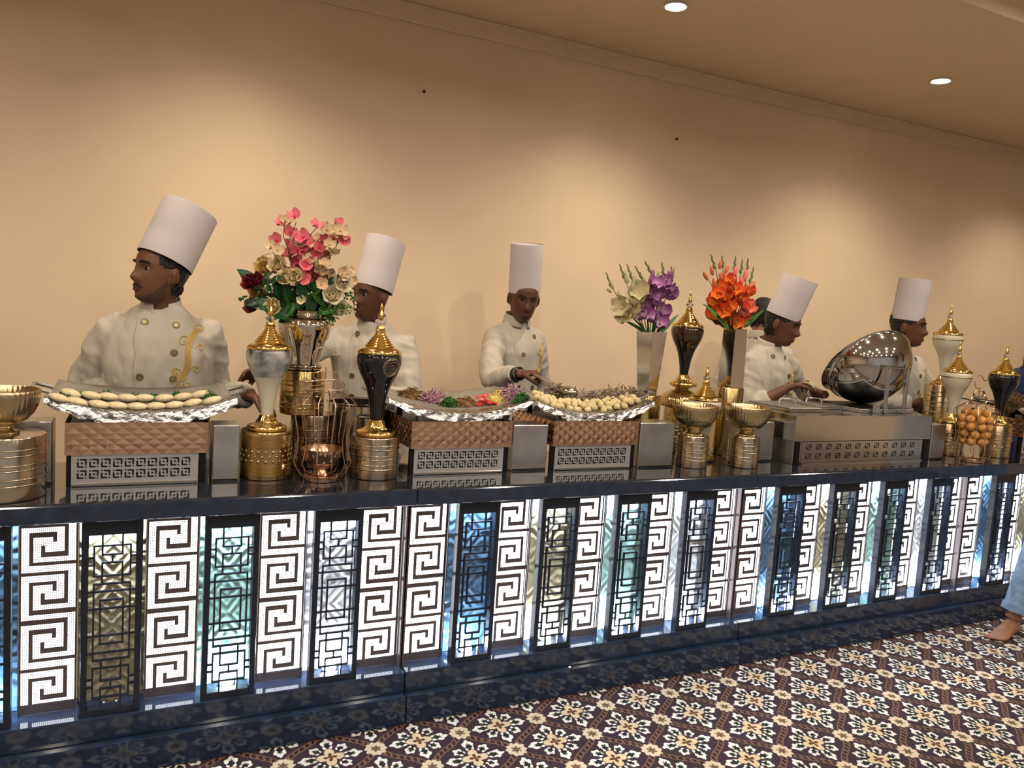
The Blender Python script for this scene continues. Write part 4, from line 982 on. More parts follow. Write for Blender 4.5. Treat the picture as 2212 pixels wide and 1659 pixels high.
def spike(t, base, Y, tip, root, m, n=5, w_=0.010):
    """closed buds in a row towards the tip of a gladiolus stem"""
    out = []
    for k in range(n):
        a = k / n; b = (k + 1.5) / n
        x0 = root[0] + (tip[0] - root[0]) * a; y0 = root[1] + (tip[1] - root[1]) * a; x1 = root[0] + (tip[0] - root[0]) * min(1, b); y1 = root[1] + (tip[1] - root[1]) * min(1, b)
        s_ = 2 * (1 if k % 2 else -1) * (1 - a); out.append((x0, y0, x1 + s_, y1, m, w_ * (1.6 - 1.1 * a)))
    buds(t, base, Y, out)
g1 = Vector((gx + 0.012, 3.0, TOPZ + 0.290 + 0.28))
t, base, rg = bouquet(g1, 'purple and white gladiolus bouquet in the square steel vase', 3.0,
        [('gladiolus_blossom', B_GL, WHGL, [(1346, 664), (1368, 672), (1384, 632), (1373, 648), (1352, 682)], 1.0),
         ('gladiolus_blossom', B_GL, PURP, [(1398, 632), (1437, 630), (1420, 642), (1391, 664), (1411, 658), (1387, 682), (1406, 688), (1432, 676), (1426, 700), (1446, 642), (1418, 618), (1440, 612), (1400, 672)], 0.92)],
        [(BLADE, MLEAF2, 1388, 716, 1338, 688, 1.0), (BLADE, MLEAF, 1392, 716, 1362, 684, 1.0), (BLADE, MLEAF2, 1428, 716, 1463, 682, 1.1), (BLADE, MLEAF, 1400, 718, 1398, 690, 1.2), (BLADE, MLEAF2, 1420, 718, 1440, 690, 1.2), (BLADE, MLEAF, 1410, 718, 1416, 685, 1.3), (BLADE, MLEAF, 1395, 718, 1376, 690, 1.2)],
        [([(1380, 690), (1340, 650), (1318, 615), (1309, 588)], MGSTEM, 0.0026), ([(1385, 690), (1365, 640), (1348, 600), (1338, 570)], MGSTEM, 0.0026), ([(1392, 690), (1380, 640), (1365, 605), (1354, 570)], MGSTEM, 0.0026), ([(1398, 690), (1392, 640), (1386, 605), (1371, 574)], MGSTEM, 0.0026),
         ([(1405, 690), (1408, 640), (1406, 590), (1393, 564)], MGSTEM, 0.0026), ([(1412, 690), (1424, 640), (1432, 595), (1431, 567)], MGSTEM, 0.0026), ([(1418, 690), (1440, 640), (1452, 600), (1457, 578)], MGSTEM, 0.0026)], seed=8, spread=0.04)
spike(t, base, 3.0, (1309, 588), (1322, 622), MBUDG, 5); spike(t, base, 3.0, (1338, 570), (1350, 604), MBUDG, 5); spike(t, base, 3.0, (1354, 570), (1366, 604), MBUDG, 5); spike(t, base, 3.0, (1371, 574), (1388, 602), MBUDG, 5)
spike(t, base, 3.0, (1393, 564), (1407, 590), MBUDG, 4); spike(t, base, 3.0, (1430, 567), (1434, 594), MBUDG, 4); spike(t, base, 3.0, (1450, 575), (1455, 600), MBUDG, 4)
buds(t, base, 2.99, [(1326, 626, 1318, 608, MBUDW, 0.022), (1322, 632, 1312, 624, MBUDW, 0.022), (1352, 612, 1352, 590, MBUDW, 0.024), (1366, 615, 1372, 596, MBUDW, 0.024), (1364, 628, 1368, 610, MBUDW, 0.024), (1392, 616, 1390, 598, MBUDW, 0.022), (1358, 612, 1350, 596, MBUDW, 0.024), (1340, 648, 1336, 630, MBUDW, 0.022),
                     (1408, 606, 1411, 584, MBUDP, 0.026), (1402, 618, 1406, 598, MBUDP, 0.026), (1420, 606, 1424, 586, MBUDW, 0.022), (1428, 612, 1431, 594, MBUDP, 0.026), (1444, 608, 1446, 586, MBUDP, 0.028), (1450, 604, 1452, 586, MBUDP, 0.024), (1416, 616, 1420, 600, MBUDP, 0.028), (1440, 624, 1442, 606, MBUDP, 0.026)])
g2 = Vector((gx2, 3.0, TOPZ + 0.333 + 0.27))
t, base, rg = bouquet(g2, 'orange and salmon gladiolus bouquet in the square steel vase', 3.0,
        [('gladiolus_blossom', B_GL, ORNG, [(1556, 626), (1576, 610), (1545, 652), (1562, 662), (1596, 648), (1616, 636), (1581, 666), (1600, 692), (1561, 690), (1551, 640), (1573, 640), (1592, 704), (1606, 662), (1588, 632), (1546, 676), (1572, 652), (1566, 676), (1584, 692)], 0.90),
         ('gladiolus_blossom', B_GL, SALM, [(1590, 624), (1613, 668), (1606, 684)], 0.82)],
        [(BLADE, MLEAF2, 1570, 706, 1517, 656, 1.0), (BLADE, MLEAF2, 1566, 708, 1526, 686, 1.0), (BLADE, MLEAF2, 1606, 706, 1646, 672, 1.15), (BLADE, MLEAF2, 1600, 706, 1640, 680, 1.15), (BLADE, MLEAF, 1580, 712, 1580, 680, 1.2), (BLADE, MLEAF, 1572, 712, 1556, 684, 1.2), (BLADE, MLEAF2, 1588, 712, 1596, 684, 1.2)],
        [([(1572, 690), (1556, 640), (1548, 590), (1535, 550)], MGSTEM, 0.0026), ([(1575, 690), (1568, 640), (1562, 590), (1559, 553)], MGSTEM, 0.0026), ([(1580, 690), (1584, 640), (1586, 590), (1588, 555)], MGSTEM, 0.0026), ([(1584, 690), (1595, 640), (1598, 600), (1603, 562)], MGSTEM, 0.0026),
         ([(1588, 690), (1606, 640), (1612, 600), (1615, 558)], MGSTEM, 0.0026), ([(1590, 690), (1612, 640), (1620, 610), (1628, 580)], MGSTEM, 0.0026), ([(1570, 690), (1548, 640), (1535, 612), (1524, 592)], MGSTEM, 0.0022)], seed=12, spread=0.035)
for tip, root in (((1535, 549), (1546, 582)), ((1559, 552), (1563, 578)), ((1589, 553), (1586, 586)), ((1604, 560), (1600, 592)), ((1616, 557), (1613, 590)), ((1628, 577), (1620, 612))): spike(t, base, 3.0, tip, root, MBUDG, 5, 0.011)
buds(t, base, 2.99, [(1529, 606, 1520, 588, MBUDO, 0.026), (1540, 596, 1536, 576, MBUDO, 0.026), (1554, 582, 1557, 564, MBUDO, 0.026), (1566, 592, 1573, 574, MBUDO, 0.024), (1556, 604, 1558, 588, MBUDO, 0.026), (1543, 620, 1541, 602, MBUDO, 0.022), (1586, 596, 1590, 576, SALM, 0.028), (1608, 608, 1612, 584, SALM, 0.030), (1618, 622, 1630, 610, MBUDO, 0.024), (1602, 618, 1602, 600, SALM, 0.028), (1590, 612, 1586, 598, SALM, 0.024)])

# ================================================================ people
def remesh(mb, vox, smooth_it=2, smooth_f=0.5):
    me = mb.mesh('tmp'); o = bpy.data.objects.new('tmp', me); COL.objects.link(o)
    md = o.modifiers.new('r', 'REMESH'); md.mode = 'VOXEL'; md.voxel_size = vox; md.use_smooth_shade = True
    if smooth_it: sm = o.modifiers.new('s', 'SMOOTH'); sm.iterations = smooth_it; sm.factor = smooth_f
    dg = bpy.context.evaluated_depsgraph_get(); out = bpy.data.meshes.new_from_object(o.evaluated_get(dg))
    bpy.data.objects.remove(o, do_unlink=True); bpy.data.meshes.remove(me)
    out.shade_smooth()
    return out
HZ = [-0.116, -0.110, -0.098, -0.082, -0.060, -0.030, 0.0, 0.030, 0.060, 0.085, 0.102, 0.112, 0.116]
HF = [0.030, 0.062, 0.080, 0.086, 0.088, 0.089, 0.088, 0.093, 0.090, 0.074, 0.052, 0.028, 0.0]
HB = [0.000, 0.010, 0.020, 0.034, 0.058, 0.076, 0.090, 0.098, 0.096, 0.082, 0.060, 0.034, 0.0]
HW = [0.018, 0.034, 0.046, 0.055, 0.062, 0.068, 0.073, 0.075, 0.071, 0.058, 0.042, 0.024, 0.0]
def g(x, c, s_): return math.exp(-((x - c) / s_) ** 2)
def head_pt(a, z, off=0.0):
    """a: angle from straight ahead (-Y), z: height from the ear line"""
    f = np.interp(z, HZ, HF); b = np.interp(z, HZ, HB); w_ = np.interp(z, HZ, HW)
    s_, c = math.sin(a), math.cos(a)
    x = w_ * (abs(s_) ** 0.92) * (1 if s_ >= 0 else -1); y = -(f if c > 0 else b) * c
    if c > 0:
        y -= g(x, 0, 0.011 + 0.006 * g(z, -0.03, 0.014)) * (0.027 * g(z, -0.027, 0.016) + 0.016 * g(z, -0.005, 0.018) + 0.006 * g(z, 0.018, 0.015))
        ex = abs(x) - 0.031
        y += 0.011 * math.exp(-(ex / 0.015) ** 2) * g(z, 0.012, 0.012)
        y -= 0.004 * math.exp(-(ex / 0.020) ** 2) * g(z, 0.033, 0.008)
        y -= 0.0065 * g(x, 0, 0.020) * (g(z, -0.058, 0.006) + g(z, -0.071, 0.007)); y += 0.004 * g(x, 0, 0.022) * g(z, -0.0645, 0.0035)
        y -= 0.005 * g(x, 0, 0.020) * g(z, -0.098, 0.012)
        y -= 0.003 * math.exp(-((abs(x) - 0.045) / 0.016) ** 2) * g(z, -0.018, 0.018)
    k = 1 + off / 0.085
    return Vector((x * k, y * k, z * k))
def head_mb(mb, M):
    rings = []
    zs = [HZ[0] + 0.001 + (HZ[-1] - HZ[0] - 0.002) * i / 60 for i in range(61)]
    for z in zs: rings.append([M @ head_pt(2 * PI * k / 64, z) for k in range(64)])
    mb.loft(rings)
    for s_ in (-1, 1):
        R = M.to_3x3() @ Matrix.Rotation(s_ * 0.35, 3, 'Z')
        mb.ell(M @ Vector((s_ * 0.080, 0.014, -0.002)), (0.009, 0.020, 0.033), 12, 8, rot=R)
        mb.ell(M @ Vector((s_ * 0.075, 0.006, -0.024)), (0.008, 0.010, 0.013), 10, 6, rot=R)
def hand_mb(mb, wr, f, n, thumb, curl=(0.5, 0.55, 0.6, 0.65), spread=0.06, k=1.0, tcurl=0.3):
    f = f.normalized(); n = (n - f * n.dot(f)).normalized(); sd = f.cross(n) * thumb
    R = Matrix((f, sd, n)).transposed()
    mb.ell(wr + f * 0.048 * k, (0.056 * k, 0.042 * k, 0.0165 * k), 16, 10, rot=R)
    mb.ell(wr + f * 0.030 * k + sd * 0.022 * k + n * 0.006, (0.036 * k, 0.020 * k, 0.016 * k), 12, 8, rot=R)
    tips = []
    for i, (o, L) in enumerate(((0.030, 0.068), (0.010, 0.076), (-0.010, 0.071), (-0.029, 0.056))):
        p = wr + f * (0.082 - 0.004 * abs(i - 1.2)) * k + sd * o * k; d = (f + sd * spread * (1.5 - i)).normalized(); pts = [p - d * 0.02, p]; a = 0
        for j, fr in enumerate((0.44, 0.31, 0.25)):
            a += curl[i] * (0.8 if j == 0 else 1.0); dd = d * math.cos(a) + n * math.sin(a); p = p + dd * L * fr * k; pts.append(p)
        mb.tube(pts, [0.0098 * k, 0.0098 * k, 0.0090 * k, 0.0082 * k, 0.0066 * k], 10); mb.ell(p, (0.0068 * k,) * 3, 8, 6); tips.append(p)
    p = wr + f * 0.022 * k + sd * 0.030 * k; d = (f * 0.62 + sd * 0.62 + n * 0.35).normalized(); pts = [p]
    for j, L in enumerate((0.042, 0.033, 0.026)):
        p = p + d * L * k; pts.append(p); d = (d + n * tcurl * 0.6 - sd * tcurl + f * 0.15).normalized()
    mb.tube(pts, [0.014 * k, 0.012 * k, 0.0105 * k, 0.0078 * k], 10); mb.ell(p, (0.008 * k,) * 3, 8, 6)
    return tips, p
def ik(S, W, l1, l2, pole):
    d = W - S; D = min(d.length, (l1 + l2) * 0.995); dn = d.normalized(); W = S + dn * D
    a = (l1 * l1 - l2 * l2 + D * D) / (2 * D); h = math.sqrt(max(0, l1 * l1 - a * a))
    pl = (pole - dn * pole.dot(dn)).normalized()
    return S + dn * a + pl * h, W
def oval(hw, hd, yc, z, M, n=40, e=0.82):
    out = []
    for k in range(n):
        t = 2 * PI * k / n; c, s_ = math.cos(t), math.sin(t)
        out.append(M @ Vector((hw * abs(c) ** e * (1 if c >= 0 else -1), yc + hd * abs(s_) ** e * (1 if s_ >= 0 else -1), z)))
    return out
M_HAIR = mat('black_hair', (0.008, 0.006, 0.005), 0.45, var=0.3, vscale=90, bump=0.4, bscale=260)
M_JACKET = mat('white_chef_cotton', (0.50, 0.455, 0.40), 0.8, var=0.03, vscale=7, bump=0.06, bscale=40, sheen=0.1)
M_HAT = mat('white_paper_hat', (0.60, 0.55, 0.58), 0.85, bump=0.02, bscale=150)
M_PIPING = mat('brown_piping', (0.16, 0.10, 0.06), 0.6); M_BUTTON = mat('bronze_button', (0.22, 0.17, 0.09), 0.35, 0.6)
M_THREAD = mat('gold_thread', (0.62, 0.43, 0.12), 0.45, 0.25)
M_TROUSER = mat('black_trouser_cloth', (0.015, 0.015, 0.018), 0.8); M_SHOE = mat('black_shoe', (0.01, 0.01, 0.01), 0.4)
M_EYE = mat('eye_white', (0.26, 0.20, 0.17), 0.35); M_IRIS = mat('dark_iris', (0.010, 0.006, 0.004), 0.1)

def person(px_head, label, base, yaw, skin, head=(0, 0, 0), arms=None, lean=0.0, height=1.68, slim=1.0, hat=None, hair=True, jacket=True, buttons=(), embroidery=False,
           moustache=False, beard=False, shirt=None, legs=None, barefoot=False, jeans=False, seed=1, cuffs=(0.95, 0.95), eyes_down=False, neck=0.026, hatz=0.046):
    rz = math.radians(yaw); k = height / 1.68
    t = thing('person', (base[0], base[1], 0), label, 'person', None, rz)
    Rinv = Matrix.Rotation(-rz, 4, 'Z') @ Matrix.Translation((-base[0], -base[1], 0))
    Ml = Matrix.Translation((0, 0, 0.95 * k)) @ Matrix.Rotation(math.radians(lean), 4, 'X') @ Matrix.Translation((0, 0, -0.95 * k)) @ Matrix.Scale(k, 4)
    body = MB()
    # head
    piv = Ml @ Vector((0, -0.016, 1.475 - neck))
    Mh = Matrix.Translation(piv) @ Matrix.Rotation(math.radians(head[0]), 4, 'Z') @ Matrix.Rotation(math.radians(head[2]), 4, 'Y') @ Matrix.Rotation(math.radians(head[1]), 4, 'X') @ Matrix.Scale(k, 4) @ Matrix.Translation((0, -0.012, 0.092))
    head_mb(body, Mh)
    nb = Ml @ Vector((0, 0.012, 1.36)); body.tube([nb, Ml @ Vector((0, 0.006, 1.42)), Mh @ Vector((0, 0.018, -0.075)), Mh @ Vector((0, 0.020, -0.02))], [0.062 * k, 0.055 * k, 0.054 * k, 0.058 * k], 20)
    # trunk
    tr = [(0.80, 0.150, 0.100, 0.005), (0.90, 0.155, 0.105, 0.005), (1.02, 0.135, 0.092, 0.0), (1.15, 0.145, 0.098, -0.004), (1.24, 0.145, 0.096, 0.0), (1.30, 0.118, 0.082, 0.008), (1.36, 0.075, 0.062, 0.012), (1.41, 0.055, 0.05, 0.012)]
    body.loft([oval(a * slim, b * slim, c, z, Ml, 32) for z, a, b, c in tr])
    jk = MB()
    jr = [(0.70, 0.205, 0.150, 0.0), (0.80, 0.196, 0.142, 0.0), (0.92, 0.182, 0.132, 0.0), (1.03, 0.172, 0.124, -0.004), (1.14, 0.178, 0.126, -0.006), (1.24, 0.186, 0.126, -0.003), (1.30, 0.178, 0.114, 0.004), (1.345, 0.142, 0.094, 0.010), (1.39, 0.098, 0.075, 0.012), (1.415, 0.074, 0.064, 0.010)]
    jk.loft([oval(a * slim, b * slim, c, z, Ml, 48) for z, a, b, c in jr])
    info = {}
    for si, sg in enumerate((-1, 1)):
        S = Ml @ Vector((sg * 0.163 * slim, 0.008, 1.312)); A = (arms or {}).get(sg)
        l1, l2 = 0.285 * k, 0.25 * k
        if A is None: A = dict(w=None)
        if A.get('w') is None: Wt = Ml @ Vector((sg * 0.24, -0.08, 0.82)); pole = Vector((sg * 0.5, 1, 0))
        else: Wt = Rinv @ Vector(A['w']); pole = Rinv.to_3x3() @ Vector(A.get('pole', (sg * 0.6, 0.4, -1)))
        E, Wt = ik(S, Wt, l1, l2, pole)
        fd = (Wt - E).normalized()
        body.tube([Ml @ Vector((sg * 0.10 * slim, 0.01, 1.305)), S, S.lerp(E, 0.5), E, E.lerp(Wt, 0.35), Wt], [0.036 * k, 0.043 * k, 0.040 * k, 0.036 * k, 0.038 * k, 0.025 * k], 14)
        body.tube([E.lerp(Wt, 0.8), Wt, Wt + fd * 0.03], [0.028 * k, 0.025 * k, 0.024 * k], 12)
        hf = (Rinv.to_3x3() @ Vector(A['f'])) if A.get('f') else fd
        hn = (Rinv.to_3x3() @ Vector(A['n'])) if A.get('n') else Vector((-sg, 0, 0)) - fd * 0.01
        tips = hand_mb(body, Wt + hf.normalized() * 0.008, hf, hn, A.get('thumb', sg), A.get('curl', (0.35, 0.4, 0.45, 0.5)), A.get('spread', 0.05), 0.95 * k, A.get('tcurl', 0.3))
        cf = cuffs[si]; C_ = E.lerp(Wt, cf)
        if shirt != 'short':
            jk.tube([Ml @ Vector((sg * 0.10 * slim, 0.010, 1.325)), S + Vector((0, 0, -0.004)), S.lerp(E, 0.3), S.lerp(E, 0.7), E, E.lerp(Wt, 0.35 * cf), C_], [0.054 * k, 0.0620 * k, 0.061 * k, 0.058 * k, 0.055 * k, 0.053 * k, 0.047 * k], 20)
        else:
            jk.tube([Ml @ Vector((sg * 0.10 * slim, 0.010, 1.325)), S, S.lerp(E, 0.35), S.lerp(E, 0.8)], [0.058 * k, 0.064 * k, 0.062 * k, 0.060 * k], 20)
        info[sg] = dict(S=S, E=E, W=Wt, tips=tips, f=hf.normalized(), n=hn, C=C_, fd=fd)
    # legs and feet
    tz = MB()
    for sg in (-1, 1):
        L = (legs or {}).get(sg)
        hip = Vector((sg * 0.085, 0.0, 0.90 * k)); kn, an, ft = (Vector((sg * 0.095, -0.012, 0.49 * k)), Vector((sg * 0.10, 0.03, 0.085)), Vector((sg * 0.10, -1, 0)))
        if L: kn, an, ft = (Rinv @ Vector(L['knee']), Rinv @ Vector(L['ankle']), Rinv.to_3x3() @ Vector(L['toe']))
        ft = Vector((ft.x, ft.y, 0)).normalized(); sdv = Vector((ft.y, -ft.x, 0))
        body.tube([hip + Vector((0, 0, 0.05)), hip, hip.lerp(kn, 0.5), kn, kn.lerp(an, 0.35), an.lerp(kn, 0.12), an], [0.082, 0.086, 0.068, 0.052, 0.053, 0.036, 0.038], 16)
        gnd = Vector((an.x, an.y, 0)); rings = []
        for (d, hw, hh, z0) in ((-0.062, 0.014, 0.020, 0.022), (-0.055, 0.027, 0.040, 0.008), (-0.03, 0.034, 0.068, 0.004), (0.0, 0.036, 0.088, 0.004), (0.035, 0.037, 0.080, 0.005), (0.08, 0.041, 0.056, 0.006), (0.12, 0.046, 0.036, 0.004), (0.150, 0.045, 0.026, 0.004), (0.162, 0.038, 0.018, 0.006)):
            rings.append([gnd + ft * d + sdv * hw * math.cos(2 * PI * q / 18) + Vector((0, 0, z0 + (hh - z0) * (0.5 + 0.5 * math.sin(2 * PI * q / 18)))) for q in range(18)])
        body.loft(rings)
        for q in range(5):
            o = (-0.030 + 0.0155 * q) * sg; ln = (0.050, 0.046, 0.041, 0.036, 0.030)[q]; rr = (0.0125, 0.0095, 0.009, 0.0085, 0.008)[q]
            pb = gnd + ft * (0.148 - 0.004 * q) - sdv * o * -1; body.tube([pb + Vector((0, 0, 0.012)), pb + ft * ln * 0.6 + Vector((0, 0, 0.012)), pb + ft * ln + Vector((0, 0, 0.010))], [rr, rr, rr * 0.8], 8)
        hem = 0.02 if not barefoot else 0.045
        top = hip + Vector((0, 0, 0.06)); hemp = an + (kn - an).normalized() * (hem if barefoot else -0.02)
        fl = 0.070 if not barefoot else 0.062
        tz.tube([top, hip, hip.lerp(kn, 0.5), kn, kn.lerp(an, 0.5), hemp + (kn - an).normalized() * 0.04, hemp], [0.100, 0.104, 0.088, 0.074, 0.068, fl, fl + 0.002], 20)
        info[('foot', sg)] = (gnd, ft, sdv, hemp, an, kn)
    tz.loft([oval(0.15 * slim, 0.11 * slim, 0.0, 0.82 * k, Matrix.Identity(4), 28), oval(0.165 * slim, 0.120 * slim, 0.003, 0.90 * k, Matrix.Identity(4), 28), oval(0.155 * slim, 0.112 * slim, 0.0, 1.0 * k, Matrix.Identity(4), 28)])
    bm_ = remesh(body, 0.0062, 2, 0.5); sk = skin; bm_.materials.append(sk); link('body', bm_, None, t)
    tm = remesh(tz, 0.014, 4, 0.5); tm.materials.append(mat('faded_blue_denim', (0.13, 0.20, 0.30), 0.85, var=0.3, vscale=25, bump=0.2, bscale=300) if jeans else M_TROUSER); link('trousers', tm, None, t)
    if barefoot:
        for sg in (-1, 1):
            gnd, ft, sdv, hemp, an, kn = info[('foot', sg)]; ax = (kn - an).normalized()
            MB().tube([hemp - ax * 0.004, hemp + ax * 0.028], 0.069, 24).build('trouser_cuff', MATS['faded_blue_denim'], t, smooth=50)
    else:
        for sg in (-1, 1):
            gnd, ft, sdv, hemp, an, kn = info[('foot', sg)]; sh = []
            for (d, hw, hh) in ((-0.078, 0.024, 0.050), (-0.06, 0.040, 0.085), (0.0, 0.046, 0.105), (0.06, 0.050, 0.075), (0.13, 0.054, 0.050), (0.19, 0.048, 0.040), (0.212, 0.028, 0.030)):
                sh.append([gnd + ft * d + sdv * hw * math.cos(2 * PI * q / 16) + Vector((0, 0, 0.001 + hh * (0.5 + 0.5 * math.sin(2 * PI * q / 16)))) for q in range(16)])
            MB().loft(sh).build('shoe', M_SHOE, t, smooth=60)
    # jacket or shirt with soft folds
    jm = remesh(jk, 0.0095, 5, 0.6)
    off = Vector((seed * 3.7, seed * 1.3, seed * 9.1)); nrm = [v.normal.copy() for v in jm.vertices]
    pts_arm = [(info[sg]['S'], info[sg]['E'], info[sg]['C']) for sg in (-1, 1)]
    for v, n_ in zip(jm.vertices, nrm):
        p = v.co; q = Vector((p.x * 9 + p.z * 4, p.y * 9, p.z * 3.2 - p.x * 5)) + off
        fold = noise.noise(q) * 0.014 + noise.noise(q * 2.1) * 0.008 + 0.004 * noise.noise(q * 4.3)
        arm = 0.0
        for S_, E_, C_ in pts_arm:
            for (a, b, fr) in ((S_, E_, 30.0), (E_, C_, 42.0)):
                ab = b - a; u = max(0, min(1, (p - a).dot(ab) / ab.length_squared)); d = (p - (a + ab * u)).length
                if d < 0.085 and abs(p.x) > 0.13 * slim: arm = max(arm, 0.0095 * math.sin(fr * u * ab.length * 2.6 + 5 * noise.noise(p * 7 + off)) * (0.5 + 0.5 * noise.noise(p * 4 + off)))
        v.co = p + n_ * (fold + arm)
    jm.materials.append(M_JACKET if jacket else mat(shirt and 'royal_blue_shirt' or 'royal_blue_shirt', (0.012, 0.022, 0.10), 0.8) if not jeans else mat('plain_grey_shirt', (0.25, 0.25, 0.27), 0.8))
    link('jacket' if jacket else 'shirt', jm, None, t)
    bvh = BVHTree.FromPolygons([v.co for v in jm.vertices], [p.vertices for p in jm.polygons])
    def surf(x, z, lift=0.001):
        p = Ml @ Vector((x, 0, z)); hit = bvh.ray_cast(Vector((p.x, -0.9, p.z)), Vector((0, 1, 0)))
        if hit[0] is None: return None, None
        return hit[0] + hit[1] * lift, hit[1]
    if jacket:
        def colpt(a, v): # standing collar, open in front
            rx = 0.078 - 0.010 * v; ry = 0.074 - 0.008 * v
            return Ml @ Vector((rx * math.sin(a), 0.008 - ry * math.cos(a), 1.384 + 0.052 * v + 0.016 * (1 - math.cos(a)) - 0.010))
        o = MB().grid(48, 4, lambda u, v: colpt(0.42 - 0.18 * (1 - v) + (2 * PI - 0.84 + 0.36 * (1 - v)) * u, v)).build('collar', M_JACKET, t, smooth=60); md = o.modifiers.new('th', 'SOLIDIFY'); md.thickness = 0.005
        MB().tube([colpt(0.30 + (2 * PI - 0.60) * u / 40, -0.06) * 1.0 for u in range(41)], 0.0024, 6).build('collar_piping', M_PIPING, t, smooth=60)
        for (x, z) in buttons:
            p, n_ = surf(x, z)
            if p is None: continue
            b = MB().lathe([(0.0, -0.003), (0.0125, -0.003), (0.0135, 0.0), (0.0125, 0.003), (0.0095, 0.0035), (0.0085, 0.002), (0, 0.002)], 20).build('button', M_BUTTON, t, p, smooth=40)
            b.rotation_mode = 'QUATERNION'; b.rotation_quaternion = Vector((0, 0, 1)).rotation_difference(n_)
        ed = []
        for i in range(24):
            z = 1.375 - 0.42 * i / 23; p, n_ = surf(-0.082 + 0.004 * math.sin(i), z, 0.001)
            if p is not None: ed.append(p)
        if len(ed) > 3: MB().tube(ed, 0.0022, 6, flat=0.6).build('placket_edge', M_JACKET, t, smooth=60)
        if embroidery:
            ex, ez, es = embroidery if isinstance(embroidery, tuple) else (0.115, 1.235, 1.0)
            curves = []
            def spiral(cx, cz, r0, turns, a0, sgn): return [(cx + r0 * (1 - i / 30) * math.cos(a0 + sgn * turns * 2 * PI * i / 30), cz + r0 * (1 - i / 30) * math.sin(a0 + sgn * turns * 2 * PI * i / 30)) for i in range(30)]
            sp = [(-0.030 + 0.050 * i / 24 + 0.010 * math.sin(i / 24 * 2 * PI), -0.085 + 0.17 * i / 24) for i in range(25)]
            for dxy in (-0.008, -0.004, 0, 0.004, 0.008): curves.append([(a + dxy, b) for a, b in sp])
            curves += [spiral(0.026, 0.085, 0.017, 1.3, PI, -1), spiral(-0.020, 0.045, 0.020, 1.4, 0, 1), spiral(0.030, 0.025, 0.013, 1.2, PI, -1), spiral(0.018, -0.045, 0.016, 1.3, PI, -1), spiral(-0.042, -0.055, 0.016, 1.3, 0, 1), spiral(-0.005, -0.092, 0.015, 1.2, PI / 2, 1), spiral(-0.045, -0.085, 0.012, 1.2, 0.5, 1)]
            for i in range(7): curves.append([(-0.030 + 0.022 * math.cos(2.2 + i * 0.42) * q / 6, -0.070 + 0.034 * math.sin(2.2 + i * 0.42) * q / 6) for q in range(7)])
            for c in curves:
                pp_ = []
                for (a, b) in c:
                    p, n_ = surf(ex + a * es, ez + b * es, 0.0012)
                    if p is not None and (not pp_ or (p - pp_[-1]).length < 0.03): pp_.append(p)
                if len(pp_) > 3: MB().tube(pp_, 0.0021, 5).build('embroidery', M_THREAD, t, smooth=60)
    # face details
    for s_ in (-1, 1):
        p = head_pt(s_ * 0.42, 0.011); p = Vector((s_ * 0.031, p.y + 0.006, 0.011))
        e = MB().ell((0, 0, 0), (0.0135, 0.0125, 0.0105 if not eyes_down else 0.0045), 14, 10).build('eye', M_EYE, t, Mh @ p, smooth=180); e.rotation_euler = Mh.to_euler()
        dz = -0.001 if eyes_down else 0.0
        MB().ell((0, -0.0085, dz), (0.0078, 0.0056, 0.0076 if not eyes_down else 0.0046), 12, 8).build('iris', M_IRIS, e, smooth=180)
        lid = [Mh @ (Vector((s_ * (0.031 + 0.0145 * math.cos(a)), head_pt(s_ * 0.42, 0.014).y - 0.0015 + 0.004 * abs(math.cos(a)), 0.0125 + 0.0085 * math.sin(a)))) for a in [PI * i / 8 for i in range(9)]]
        MB().tube(lid, 0.0026, 6).build('eyelid', sk, t, smooth=60)
        br = [head_pt(s_ * a, 0.030 + 0.006 * math.sin((a - 0.16) / 0.55 * PI), 0.0012) for a in [0.16 + 0.055 * i for i in range(11)]]
        MB().tube([Mh @ q for q in br], [0.0022, 0.0042, 0.0050, 0.0053, 0.0053, 0.0050, 0.0046, 0.004, 0.0034, 0.0027, 0.0016], 6).build('eyebrow', M_HAIR, t, smooth=60)
    lips = MB()
    for zc, rr in ((-0.0585, 0.0042), (-0.0700, 0.0050)):
        lips.tube([Mh @ head_pt(a, zc - 0.002 * abs(a) * 6 * (1 if zc > -0.064 else -1), 0.0003) for a in [-0.34 + 0.068 * i for i in range(11)]], [rr * (0.35 + 0.65 * math.cos((i - 5) / 5 * 1.3)) for i in range(11)], 8)
    lips.build('lips', mat('dark_lips', (0.10, 0.035, 0.028), 0.4), t, smooth=60)
    if moustache:
        MB().tube([Mh @ head_pt(a, -0.049 - 0.010 * (abs(a) / 0.42) ** 2, 0.0014) for a in [-0.42 + 0.07 * i for i in range(13)]], [0.002, 0.0035, 0.0045, 0.005, 0.0052, 0.005, 0.0042, 0.005, 0.0052, 0.005, 0.0045, 0.0035, 0.002], 6).build('moustache', M_HAIR, t, smooth=60)
    if beard:
        def bd(u, v):
            a = (u - 0.5) * 2 * 1.50; z = -0.112 + v * (0.022 + 0.075 * (abs(a) / 1.50) ** 3)
            return Mh @ head_pt(a, z, 0.0010)
        MB().grid(30, 6, bd).build('beard', mat('short_stubble', (0.085, 0.042, 0.026), 0.8, var=0.4, vscale=220), t, smooth=60)
